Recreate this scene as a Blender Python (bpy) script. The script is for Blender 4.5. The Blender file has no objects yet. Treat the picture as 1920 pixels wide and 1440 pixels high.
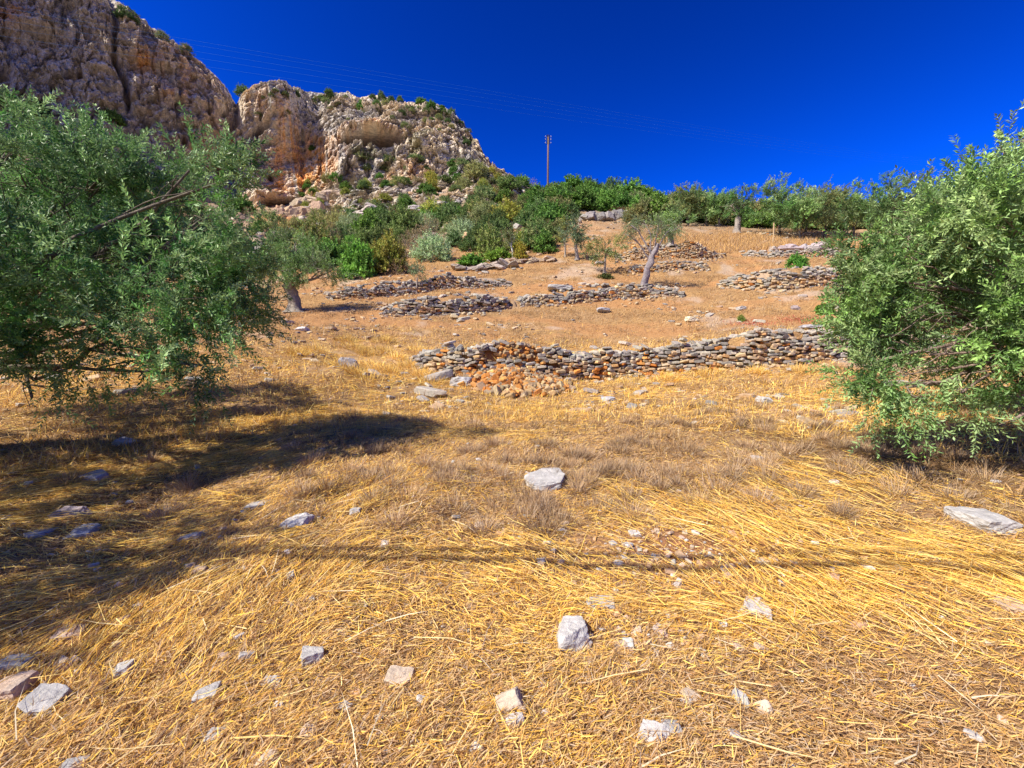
import bpy, math, random
import numpy as np
from mathutils import Vector

# ------------------------------------------------------------------ camera, sky, sun, exposure
R = math.radians
F = 806.0                       # focal length in pixels of a 1920 px wide frame
PITCH = math.atan(80 / F)       # looking slightly down
EYE = 1.55
C = bpy.context.scene.collection
cam_d = bpy.data.cameras.new('camera'); cam = bpy.data.objects.new('camera', cam_d); C.objects.link(cam)
cam.location = (0, 0, EYE); cam.rotation_euler = (R(90) - PITCH, 0, 0)
cam_d.sensor_width = 36; cam_d.lens = F / 1920 * 36; cam_d.clip_start = 0.05; cam_d.clip_end = 5000
bpy.context.scene.camera = cam

SUN_EL, SUN_AZ = R(48), R(32)   # shadows fall towards +X, a little away from the camera
L = Vector((math.cos(SUN_AZ) * math.cos(SUN_EL), math.sin(SUN_AZ) * math.cos(SUN_EL), -math.sin(SUN_EL)))
w = bpy.data.worlds.new('World'); bpy.context.scene.world = w; w.use_nodes = True
nt = w.node_tree; bg = nt.nodes['Background']
sky = nt.nodes.new('ShaderNodeTexSky'); sky.sky_type = 'NISHITA'; sky.sun_disc = False
sky.sun_elevation = SUN_EL; sky.sun_rotation = math.atan2(-L.x, -L.y)
sky.altitude = 300; sky.air_density = 1.0; sky.dust_density = 2.2; sky.ozone_density = 3.0
# clear-air grade of the sky: deep blue away from the sun, pale near it
def vmul(src, v):
    n = nt.nodes.new('ShaderNodeVectorMath'); n.operation = 'MULTIPLY'; nt.links.new(src, n.inputs[0]); n.inputs[1].default_value = v; return n.outputs[0]
gm = nt.nodes.new('ShaderNodeGamma'); gm.inputs['Gamma'].default_value = 2.1
nt.links.new(vmul(sky.outputs[0], (.085, .085, .085)), gm.inputs['Color'])
base_sky = vmul(gm.outputs[0], (9, 9, 9)); deep = vmul(base_sky, (.05, 1.5, 4.3))
bw = nt.nodes.new('ShaderNodeRGBToBW'); nt.links.new(base_sky, bw.inputs[0])
mr = nt.nodes.new('ShaderNodeMapRange'); mr.interpolation_type = 'SMOOTHSTEP'; nt.links.new(bw.outputs[0], mr.inputs[0])
mr.inputs[1].default_value = .35; mr.inputs[2].default_value = 1.4
mx = nt.nodes.new('ShaderNodeMix'); mx.data_type = 'RGBA'; nt.links.new(mr.outputs[0], mx.inputs[0]); nt.links.new(deep, mx.inputs[6]); nt.links.new(base_sky, mx.inputs[7])
nt.links.new(mx.outputs[2], bg.inputs['Color']); bg.inputs['Strength'].default_value = 0.125
sd = bpy.data.lights.new('sun', 'SUN'); sd.energy = 4.6; sd.angle = R(0.5); sd.color = (1.0, 0.93, 0.80)
so = bpy.data.objects.new('sun', sd); C.objects.link(so); so.rotation_euler = L.to_track_quat('-Z', 'Y').to_euler()
so.location = (-20, -5, 30)
vs = bpy.context.scene.view_settings
vs.view_transform = 'Standard'; vs.look = 'None'; vs.exposure = 0.72; vs.gamma = 1.0

rng = np.random.default_rng(7)
random.seed(7)

# ------------------------------------------------------------------ numpy helpers
def _hash(ix, iy, iz, seed):
    h = (ix.astype(np.uint32) * np.uint32(374761393) + iy.astype(np.uint32) * np.uint32(668265263)
         + iz.astype(np.uint32) * np.uint32(2147483647) + np.uint32((seed * 974711 + 12345) & 0xffffffff))
    h = (h ^ (h >> np.uint32(13))) * np.uint32(1274126177)
    h = h ^ (h >> np.uint32(16))
    return (h & np.uint32(0xffffff)).astype(np.float32) / np.float32(0xffffff)

def vnoise(p, seed=0):
    """value noise in [-1,1] for an (N,3) or (N,2) array"""
    p = np.asarray(p, np.float64)
    if p.shape[1] == 2: p = np.concatenate([p, np.zeros((len(p), 1))], 1)
    i = np.floor(p).astype(np.int64); f = (p - i).astype(np.float32); f = f * f * (3 - 2 * f)
    r = 0
    for dx in (0, 1):
        wx = f[:, 0] if dx else 1 - f[:, 0]
        for dy in (0, 1):
            wy = f[:, 1] if dy else 1 - f[:, 1]
            for dz in (0, 1):
                wz = f[:, 2] if dz else 1 - f[:, 2]
                r = r + wx * wy * wz * _hash(i[:, 0] + dx, i[:, 1] + dy, i[:, 2] + dz, seed)
    return r * 2 - 1

def fbm(p, octaves=5, seed=0, gain=0.5, ridged=False):
    a, s, t = 1.0, 0, 0
    p = np.asarray(p, np.float64).copy()
    for k in range(octaves):
        n = vnoise(p, seed + k * 17)
        if ridged: n = 1 - 2 * np.abs(n)
        s = s + a * n; t += a; a *= gain; p = p * 2.03 + 11.7
    return s / t

def worley(p, seed=0, tilt=.6):
    """blocky rock: every cell has its own offset and its own slope"""
    p = np.asarray(p, np.float64); i0 = np.floor(p).astype(np.int64); best = np.full(len(p), 1e9); val = np.zeros(len(p)); sec = np.full(len(p), 1e9)
    for dx in (-1, 0, 1):
        for dy in (-1, 0, 1):
            for dz in (-1, 0, 1):
                c = i0 + np.array([dx, dy, dz])
                h = [_hash(c[:, 0], c[:, 1], c[:, 2], seed + k * 31).astype(np.float64) for k in range(7)]
                q = c + np.stack(h[:3], 1); e = p - q; d = (e * e).sum(1)
                v_ = (h[3] * 2 - 1) + tilt * (e[:, 0] * (h[4] - .5) + e[:, 1] * (h[5] - .5) + e[:, 2] * (h[6] - .5)) * 2
                m = d < best; sec = np.where(m, best, np.minimum(sec, d)); val = np.where(m, v_, val); best = np.where(m, d, best)
    return val, np.sqrt(sec) - np.sqrt(best)

def sstep(a, b, x):
    t = np.clip((x - a) / (b - a), 0, 1); return t * t * (3 - 2 * t)

def make_mesh(name, V, Fs, mats, parent=None, col=None, smooth=False, loc=None):
    """V (n,3); Fs a list of (m,k) index arrays; col (n,3) per-vertex base colour"""
    me = bpy.data.meshes.new(name)
    V = np.asarray(V, np.float32)
    Fs = [np.asarray(f, np.int32) for f in Fs if len(f)]
    tot = np.concatenate([np.full(len(f), f.shape[1], np.int32) for f in Fs])
    idx = np.concatenate([f.ravel() for f in Fs])
    me.vertices.add(len(V)); me.vertices.foreach_set('co', V.ravel())
    me.loops.add(len(idx)); me.loops.foreach_set('vertex_index', idx)
    me.polygons.add(len(tot))
    st = np.zeros(len(tot), np.int32); st[1:] = np.cumsum(tot)[:-1]
    me.polygons.foreach_set('loop_start', st); me.polygons.foreach_set('loop_total', tot)
    if smooth: me.polygons.foreach_set('use_smooth', np.ones(len(tot), bool))
    else: me.polygons.foreach_set('use_smooth', np.zeros(len(tot), bool))
    if col is not None:
        a = me.color_attributes.new('tint', 'FLOAT_COLOR', 'POINT')
        c4 = np.ones((len(V), 4), np.float32); c4[:, :3] = col
        a.data.foreach_set('color', c4.ravel())
    me.update(calc_edges=True)
    me.materials.append(mats)
    o = bpy.data.objects.new(name, me); C.objects.link(o)
    if parent is not None: o.parent = parent
    if loc is not None: o.location = loc
    return o

class Acc:
    """collects vertices, faces and colours that become ONE mesh"""
    def __init__(s): s.V = []; s.F = {}; s.C = []; s.n = 0
    def add(s, V, Fs, col=(1, 1, 1)):
        V = np.asarray(V, np.float32).reshape(-1, 3)
        for f in Fs:
            f = np.asarray(f, np.int64)
            if len(f): s.F.setdefault(f.shape[1], []).append(f + s.n)
        c = np.asarray(col, np.float32)
        s.C.append(np.broadcast_to(c, V.shape).copy() if c.ndim == 1 else c)
        s.V.append(V); s.n += len(V)
    def build(s, name, m, parent=None, smooth=False, origin=None):
        V = np.concatenate(s.V)
        if origin is not None: V = V - np.asarray(origin, np.float32)
        return make_mesh(name, V, [np.concatenate(v) for v in s.F.values()], m, parent, np.concatenate(s.C), smooth,
                         None if (origin is None or parent is not None) else tuple(map(float, origin)))

def tag(o, label=None, cat=None, group=None, kind=None):
    if label: o['label'] = label
    if cat: o['category'] = cat
    if group: o['group'] = group
    if kind: o['kind'] = kind
    return o
def empty(name, loc=(0, 0, 0), rz=0.0):
    o = bpy.data.objects.new(name, None); C.objects.link(o); o.location = tuple(map(float, loc)); o.rotation_euler = (0, 0, rz)
    o.empty_display_size = 0.3
    return o
def copy_tree(o, parent=None):
    c = o.copy(); C.objects.link(c); c.parent = parent
    for ch in [x for x in C.objects if x.parent == o]: copy_tree(ch, c)
    return c

# ------------------------------------------------------------------ view rays
def ray(px, py):
    cx, cy = (px - 960) / F, (720 - py) / F
    d = np.array([cx, math.cos(PITCH) + cy * math.sin(PITCH), -math.sin(PITCH) + cy * math.cos(PITCH)])
    return d
def at(px, py, Y):
    d = ray(px, py); return d * (Y / d[1]) + np.array([0, 0, EYE])
def to_px(P):
    P = np.asarray(P, np.float64) - np.array([0, 0, EYE])
    c, s = math.cos(PITCH), math.sin(PITCH)
    zc = P[..., 1] * c - P[..., 2] * s; yc = P[..., 1] * s + P[..., 2] * c
    return 960 + F * P[..., 0] / zc, 720 - F * yc / zc

# ------------------------------------------------------------------ terrain
CTRL = {  # picture column: (picture row, depth in metres)
    -700: [(1700, 1.2), (1040, 3), (820, 6), (700, 9), (620, 14), (540, 22), (430, 40), (300, 70), (180, 100), (150, 200), (200, 800)],
    0: [(1500, 1.4), (1090, 2.8), (820, 6.2), (705, 9.5), (625, 15), (560, 23), (455, 40), (330, 66), (235, 92), (200, 200), (240, 800)],
    300: [(1500, 1.4), (1090, 2.8), (815, 6.6), (685, 10.5), (620, 15.5), (570, 23), (480, 40), (400, 70), (345, 96), (300, 200), (300, 800)],
    500: [(1500, 1.42), (1050, 3.0), (800, 7.0), (650, 13), (594, 20), (560, 26), (500, 40), (450, 60), (405, 95), (370, 200), (380, 800)],
    700: [(1500, 1.42), (1050, 3.0), (800, 7.1), (697, 12.8), (592, 21), (554, 26), (512, 33), (470, 48), (425, 65), (345, 108), (340, 200), (380, 800)],
    850: [(1500, 1.42), (1050, 3.0), (800, 7.2), (702, 13.6), (588, 22), (550, 27), (490, 37), (430, 58), (360, 92), (325, 116), (335, 200), (400, 800)],
    1000: [(1500, 1.42), (1050, 3.0), (800, 7.2), (712, 14), (576, 23.5), (503, 32), (450, 46), (410, 64), (372, 90), (395, 200), (430, 800)],
    1200: [(1500, 1.42), (1050, 3.0), (800, 7.2), (704, 14), (562, 24.5), (508, 30.5), (492, 32.5), (438, 46), (404, 64), (395, 80), (420, 200), (440, 800)],
    1500: [(1500, 1.42), (1050, 3.0), (800, 7.0), (684, 13.5), (541, 23.5), (487, 32), (441, 44), (420, 58), (425, 90), (440, 200), (450, 800)],
    1920: [(1500, 1.4), (1050, 3.0), (800, 6.6), (672, 12.5), (540, 22), (490, 31), (440, 44), (415, 58), (420, 90), (440, 200), (450, 800)],
    2700: [(1700, 1.2), (1040, 3), (800, 6.4), (672, 12), (550, 21), (490, 31), (440, 44), (415, 58), (420, 90), (440, 200), (450, 800)],
}
P = np.array([at(c, r_, Y) for c, L_ in CTRL.items() for r_, Y in L_])
rr = np.hypot(P[:, 0], P[:, 1])
Q = np.stack([np.arctan2(P[:, 0], P[:, 1]) * 2.0, np.log(rr)], 1)
val = (P[:, 2] - EYE) / rr
def _phi(d2): return d2 * np.sqrt(d2 + 1e-12)
def _solve():
    n = len(Q); d2 = ((Q[:, None] - Q[None]) ** 2).sum(-1)
    A = np.zeros((n + 3, n + 3)); A[:n, :n] = _phi(d2) + np.eye(n) * 0.002
    A[:n, n] = 1; A[:n, n + 1:] = Q; A[n, :n] = 1; A[n + 1:, :n] = Q.T
    return np.linalg.solve(A, np.concatenate([val, [0, 0, 0]]))
W_ = _solve()
def H_base(x, y):
    x = np.asarray(x, float).ravel(); y = np.asarray(y, float).ravel()
    r = np.hypot(x, y); th = np.arctan2(x, y)
    q = np.stack([np.clip(th, -1.12, 1.14) * 2.0, np.log(np.clip(r, 1.4, 850))], 1)
    out = np.empty(len(q))
    for i in range(0, len(q), 40000):
        qq = q[i:i + 40000]; d2 = ((qq[:, None] - Q[None]) ** 2).sum(-1)
        out[i:i + 40000] = _phi(d2) @ W_[:len(Q)] + W_[len(Q)] + qq @ W_[len(Q) + 1:]
    z = EYE + r * out
    near = sstep(1.4, 2.6, r)
    z = z * near + 0.0 * (1 - near)
    back = sstep(1.25, 2.0, np.abs(th))
    return z * (1 - back) + (-0.03 * r * 0 + np.minimum(z, 0.3) * 0.2) * back

def march(px, py, Hf, t0=1.0, t1=400.0):
    d = ray(px, py); d = d / np.hypot(d[0], d[1])
    t = np.exp(np.linspace(math.log(t0), math.log(t1), 900))
    z = EYE + d[2] * t; h = Hf(d[0] * t, d[1] * t)
    k = np.where(z < h)[0]
    if len(k) == 0: return None
    k = k[0]; a, b = (t[k - 1], t[k]) if k else (t[0], t[0])
    for _ in range(14):
        m = (a + b) / 2
        if EYE + d[2] * m < Hf(np.array([d[0] * m]), np.array([d[1] * m]))[0]: b = m
        else: a = m
    return np.array([d[0] * b, d[1] * b, Hf(np.array([d[0] * b]), np.array([d[1] * b]))[0]])

# dry stone walls: base line in the picture (x, y), wall height in metres there
WALLS = [
    dict(key='main', base=[(772, 686, .12), (800, 690, .5), (850, 703, .75), (905, 712, .85), (960, 716, .85), (1010, 717, .9), (1100, 713, .85), (1200, 703, .75), (1290, 697, .85), (1400, 690, 1.0), (1490, 680, 1.05), (1580, 668, .75), (1700, 660, .5), (1830, 655, .3)],
         label='long grey and ochre dry stone wall with a collapsed orange gap', top='grey'),
    dict(key='w2a', base=[(712, 588, .15), (760, 590, .5), (840, 590, .7), (900, 585, .6), (952, 577, .3)],
         label='short curved dry stone wall below the sapling, directly right of the thick-trunked olive'),
    dict(key='w2b', base=[(972, 573, .2), (1030, 571, .45), (1080, 568, .62), (1150, 562, .62), (1215, 559, .45), (1278, 556, .25)],
         label='low grey dry stone wall at the foot of the leaning bare-trunked olive'),
    dict(key='w2c', base=[(612, 560, .15), (680, 557, .55), (750, 552, .6), (820, 548, .6), (890, 541, .45), (955, 533, .15)],
         label='upper dry stone wall running behind the thin sapling'),
    dict(key='w3a', base=[(1152, 488, .2), (1190, 491, .7), (1240, 491, .95), (1300, 490, .85), (1352, 483, .2)],
         label='curved ochre dry stone wall holding up the terrace behind the leaning olive', warm=1),
    dict(key='w3b', base=[(1172, 513, .2), (1215, 512, .45), (1270, 508, .4), (1328, 506, .2)],
         label='very low broken line of wall stones between the leaning olive and the curved ochre wall', warm=1),
    dict(key='w3c', base=[(1346, 537, .15), (1400, 545, .65), (1455, 545, .9), (1520, 540, .8), (1590, 533, .6), (1700, 530, .5)],
         label='dry stone wall below the small round green shrub, ending behind the foliage'),
    dict(key='w4', base=[(1388, 478, .2), (1450, 483, .35), (1520, 483, .35), (1575, 480, .3)],
         label='thin low row of flat stones just above the small round green shrub'),
    dict(key='w5', base=[(1400, 440, .2), (1450, 446, .4), (1520, 447, .4), (1580, 444, .3)],
         label='highest stone row, along the foot of the crest olives by the wooden post', warm=1),
    dict(key='w6', base=[(1562, 583, .25), (1600, 590, .5), (1650, 592, .5)],
         label='small stone pile beside the low green plant and the overhanging foliage', warm=1),
]
for W in WALLS:
    pts = []
    for (px, py, h) in W['base']:
        g = march(px, py, H_base); pts.append((g[0], g[1], h * (1.0 if W['key'] == 'main' else 1.3)))
    W['pts'] = np.array(pts)

def wall_field(x, y):
    """terrace fill behind every wall"""
    x = np.asarray(x, float).ravel(); y = np.asarray(y, float).ravel()
    out = np.zeros(len(x))
    for W in WALLS:
        p = W['pts']
        m = (x > p[:, 0].min() - 5) & (x < p[:, 0].max() + 5) & (y > p[:, 1].min() - 3) & (y < p[:, 1].max() + 14)
        if not m.any(): continue
        X = x[m]; Y = y[m]; best = np.full(len(X), 1e9); sd_ = np.zeros(len(X)); hh = np.zeros(len(X))
        for i in range(len(p) - 1):
            a, b = p[i], p[i + 1]; ab = b[:2] - a[:2]; l2 = ab @ ab
            traw = ((X - a[0]) * ab[0] + (Y - a[1]) * ab[1]) / l2; t = np.clip(traw, 0, 1)
            dx, dy = X - (a[0] + ab[0] * t), Y - (a[1] + ab[1] * t); d = np.hypot(dx, dy)
            s = (-(ab[1]) * (X - a[0]) + ab[0] * (Y - a[1])) / math.sqrt(l2)
            h = a[2] + (b[2] - a[2]) * t
            over = 0
            if i == 0: over = np.maximum(-traw, 0) * math.sqrt(l2)
            if i == len(p) - 2: over = np.maximum(traw - 1, 0) * math.sqrt(l2)
            h = h * np.exp(-(over / 1.2) ** 2)
            k = d < best; best[k] = d[k]; sd_[k] = np.sign(s[k]) * d[k]; hh[k] = h[k]
        top = 0.9 if W['key'] != 'main' else 0.92
        b_ = hh * top * sstep(-0.02, 0.16, sd_) * np.exp(-np.maximum(sd_ - 0.3, 0) / (2.0 + 1.6 * hh))
        out[m] = np.maximum(out[m], b_)
    return out

# soil heaps in front of the collapsed gap, small knolls
GAP = march(985, 742, H_base); WG = WALLS[0]['pts'][4]
def H_true(x, y):
    x = np.asarray(x, float).ravel(); y = np.asarray(y, float).ravel()
    z = H_base(x, y) + wall_field(x, y)
    r = np.hypot(x, y)
    p = np.stack([x, y], 1)
    z += 0.07 * fbm(p * 1.1, 3, 3) * sstep(1.5, 4, r) + 0.022 * vnoise(p * 4.1, 9) * sstep(1, 3, r) + .012 * vnoise(p * 9.0, 10)
    z += 0.16 * fbm(p * 0.32, 3, 31) * sstep(9, 20, r)
    z += 0.8 * fbm(p * 0.13, 4, 37) * sstep(45, 80, r) * sstep(800, 150, r)
    z += 0.9 * fbm(p * 0.42, 4, 39, ridged=True) * sstep(45, 80, r) * sstep(500, 120, r)
    z += 0.34 * np.exp(-(((x - WG[0] + .05) / 1.25) ** 2)) * sstep(WG[1] - 2.3, WG[1] - .1, y) * sstep(WG[1] + .9, WG[1] + .1, y)
    z += 0.25 * np.exp(-(((x + 4.3) / 1.3) ** 2 + ((y - 11.3) / 0.9) ** 2))
    return z

# polar grid: fine in front of the camera
th = np.unique(np.concatenate([np.linspace(-math.pi, -1.2, 60), np.linspace(-1.2, 1.2, 640), np.linspace(1.2, math.pi, 60)]))
lr = np.concatenate([np.arange(math.log(0.45), math.log(60), 0.0085), np.linspace(math.log(60), math.log(1200), 130)])
TH, LR = np.meshgrid(th, lr)
GX, GY = np.exp(LR) * np.sin(TH), np.exp(LR) * np.cos(TH)
GZ = H_true(GX.ravel(), GY.ravel()).reshape(GX.shape)
GZ[:, -1] = GZ[:, 0] = (GZ[:, 0] + GZ[:, -1]) / 2

def H(x, y):
    x = np.asarray(x, float).ravel(); y = np.asarray(y, float).ravel()
    t = np.interp(np.arctan2(x, y), th, np.arange(len(th))); l = np.interp(np.log(np.hypot(x, y) + 1e-9), lr, np.arange(len(lr)))
    i = np.clip(l.astype(int), 0, len(lr) - 2); j = np.clip(t.astype(int), 0, len(th) - 2)
    a, b = l - i, t - j
    return (GZ[i, j] * (1 - a) * (1 - b) + GZ[i + 1, j] * a * (1 - b) + GZ[i, j + 1] * (1 - a) * b + GZ[i + 1, j + 1] * a * b)
def ground(px, py, t0=1.0):
    return march(px, py, H, t0)

# ------------------------------------------------------------------ materials
def material(name, rough=0.85, tint=True, base=(1, 1, 1), bump=0.0, bump_scale=20, var=0.0, var_scale=8, spec=0.3, objcol=False,
             translucent=0.0, backside=None, metal=0.0, rand=0.0, var2=None):
    m = bpy.data.materials.new(name); m.use_nodes = True; t = m.node_tree; N = t.nodes; Lk = t.links
    b = N['Principled BSDF']; b.inputs['Roughness'].default_value = rough; b.inputs['Specular IOR Level'].default_value = spec
    b.inputs['Metallic'].default_value = metal
    def mixc(a, bb, f, mode='MIX'):
        n = N.new('ShaderNodeMix'); n.data_type = 'RGBA'; n.blend_type = mode; n.clamp_factor = True
        for s, v in ((0, f), (6, a), (7, bb)):
            if hasattr(v, 'is_output'): Lk.new(v, n.inputs[s])
            else: n.inputs[s].default_value = v
        return n.outputs[2]
    col = None
    if tint:
        a = N.new('ShaderNodeVertexColor'); a.layer_name = 'tint'; col = a.outputs['Color']
        if tuple(base) != (1, 1, 1): col = mixc(col, (*base, 1), 1.0, 'MULTIPLY')
    else:
        r_ = N.new('ShaderNodeRGB'); r_.outputs[0].default_value = (*base, 1); col = r_.outputs[0]
    if objcol:
        oi = N.new('ShaderNodeObjectInfo'); col = mixc(col, oi.outputs['Color'], 1.0, 'MULTIPLY')
    tc = N.new('ShaderNodeTexCoord')
    if var:
        n = N.new('ShaderNodeTexNoise'); n.inputs['Scale'].default_value = var_scale; n.inputs['Detail'].default_value = 8
        n.inputs['Roughness'].default_value = 0.65
        Lk.new(tc.outputs['Object'], n.inputs['Vector'])
        mr = N.new('ShaderNodeMapRange'); mr.inputs[1].default_value = 0.3; mr.inputs[2].default_value = 0.7
        mr.inputs[3].default_value = 1 - var; mr.inputs[4].default_value = 1 + var
        Lk.new(n.outputs['Fac'], mr.inputs[0])
        col = mixc(col, mr.outputs[0], 1.0, 'MULTIPLY')
    if var2:      # (scale, colour, low, high): patches of a second colour
        n = N.new('ShaderNodeTexNoise'); n.inputs['Scale'].default_value = var2[0]; n.inputs['Detail'].default_value = 7
        Lk.new(tc.outputs['Object'], n.inputs['Vector'])
        mr = N.new('ShaderNodeMapRange'); mr.inputs[1].default_value = var2[2]; mr.inputs[2].default_value = var2[3]
        Lk.new(n.outputs['Fac'], mr.inputs[0])
        col = mixc(col, (*var2[1], 1), mr.outputs[0])
    if backside is not None:
        g = N.new('ShaderNodeNewGeometry'); bc = mixc(col, (*backside, 1), 0.6)
        col = mixc(col, bc, g.outputs['Backfacing'])
    Lk.new(col, b.inputs['Base Color'])
    if bump:
        n = N.new('ShaderNodeTexNoise'); n.inputs['Scale'].default_value = bump_scale; n.inputs['Detail'].default_value = 9
        n.inputs['Roughness'].default_value = 0.7
        Lk.new(tc.outputs['Object'], n.inputs['Vector'])
        bp = N.new('ShaderNodeBump'); bp.inputs['Strength'].default_value = 1.0; bp.inputs['Distance'].default_value = bump
        Lk.new(n.outputs['Fac'], bp.inputs['Height']); Lk.new(bp.outputs[0], b.inputs['Normal'])
    if translucent:
        tr = N.new('ShaderNodeBsdfTranslucent'); Lk.new(col, tr.inputs['Color'])
        ms = N.new('ShaderNodeMixShader'); ms.inputs[0].default_value = translucent
        Lk.new(b.outputs[0], ms.inputs[1]); Lk.new(tr.outputs[0], ms.inputs[2]); Lk.new(ms.outputs[0], N['Material Output'].inputs['Surface'])
    return m

M_GROUND = material('dry_earth', 0.95, bump=0.02, bump_scale=14, var=0.35, var_scale=22, spec=0.1)
M_ROCKFACE = material('cliff_limestone', 0.92, bump=0.35, bump_scale=1.6, var=0.42, var_scale=1.3, spec=0.1)
M_STONE = material('weathered_limestone', 0.9, bump=0.012, bump_scale=26, var=0.3, var_scale=13, spec=0.2)
M_STRAW = material('straw', 0.75, spec=0.2, translucent=0.25)
M_DRY = material('dry_grass', 0.7, spec=0.2, translucent=0.15)
M_LEAF = material('olive_leaf', 0.45, spec=0.35, objcol=True, translucent=0.25, backside=(0.26, 0.40, 0.17))
M_BUSH = material('shrub_leaf', 0.6, spec=0.2, objcol=True, translucent=0.25)
M_BARK = material('olive_bark', 0.9, bump=0.03, bump_scale=22, var=0.4, var_scale=9, spec=0.15)
M_POLE = material('weathered_pole_wood', 0.8, bump=0.004, bump_scale=30, var=0.3, var_scale=6)
M_WIRE = material('aluminium_cable', 0.6, tint=False, base=(0.05, 0.2, 0.5))
M_BLACK = material('black_rubber', 0.5, tint=False, base=(0.02, 0.02, 0.022))
M_CERAMIC = material('glazed_insulator', 0.15, tint=False, base=(0.6, 0.62, 0.64))

# ------------------------------------------------------------------ ground sheet
def build_ground():
    x, y, z = GX.ravel(), GY.ravel(), GZ.ravel(); n, m = GX.shape
    r = np.hypot(x, y); p = np.stack([x, y], 1)
    px, py = to_px(np.stack([x, np.maximum(y, .3), z], 1))
    straw = np.array([0.36, 0.215, 0.09]); brown = np.array([0.17, 0.095, 0.045]); red = np.array([0.40, 0.17, 0.055])
    dusty = np.array([0.30, 0.19, 0.10]); scree = np.array([0.27, 0.215, 0.15])
    n1 = fbm(p * 1.3, 4, 51); n2 = fbm(p * np.array([.35, .9]), 4, 57); n3 = fbm(p * 0.12, 4, 61)
    mixa = sstep(-.35, .4, n1)[:, None]
    col = brown * (1 - mixa) + dusty * mixa
    f = (sstep(8, 14, r) * (0.45 + 0.5 * sstep(-.5, .4, n2)))[:, None]
    col = col * (1 - f) + straw * f
    f = (sstep(15, 20, r) * sstep(-.12, .2, fbm(p * np.array([.25, .7]), 4, 71)) * 0.9)[:, None]
    col = col * (1 - f) + np.array([.36, .19, .08]) * f
    f = sstep(0.22, 0.5, fbm(p * .55, 4, 73))[:, None] * 0.6 * sstep(10, 16, r)[:, None]
    col = col * (1 - f) + np.array([.42, .33, .25]) * f
    # scree and scrub earth under the cliff and on the crest
    f = sstep(44, 62, r)[:, None]
    sc = scree * (0.85 + 0.3 * n3[:, None]) * (1 - sstep(-.1, .5, n3)[:, None] * .5) + np.array([.5, .28, .13]) * sstep(-.1, .5, n3)[:, None] * .5
    col = col * (1 - f) + sc * f
    dg = np.exp(-(((x - WG[0]) / 1.5) ** 2 + ((y - WG[1] + .4) / 1.1) ** 2))[:, None]
    col = col * (1 - dg) + np.array([.45, .17, .045]) * dg
    lm = np.exp(-(((x - 5.3) / 2.3) ** 2 + ((y - 5.4) / 1.5) ** 2) ** 1.5)[:, None] * (.6 + .4 * n1[:, None]); col = col * (1 - lm) + np.array([.13, .075, .04]) * lm  # leaf litter under the right olive, with its shade also painted into the earth
    g = march(1290, 1030, H_base); db = np.exp(-(((x - g[0]) / .9) ** 2 + ((y - g[1]) / .35) ** 2))[:, None]
    col = col * (1 - db) + np.array([.26, .12, .06]) * db
    i, j = np.meshgrid(np.arange(n - 1), np.arange(m - 1), indexing='ij')
    a = i * m + j
    Fq = np.stack([a, a + 1, a + m + 1, a + m], -1).reshape(-1, 4)
    V = np.stack([x, y, z], 1)
    # closing disc under the camera
    cz = float(z[:m].mean()); V = np.concatenate([V, [[0, 0, cz]]]); col = np.concatenate([col, col[:1]])
    k = np.arange(m - 1); fan = np.stack([np.full(m - 1, len(V) - 1), k + 1, k], 1)
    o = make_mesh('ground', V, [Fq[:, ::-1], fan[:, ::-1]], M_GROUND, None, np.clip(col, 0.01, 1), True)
    tag(o, 'dry terraced hillside earth under straw and stubble', 'ground', kind='structure')
build_ground()

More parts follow.
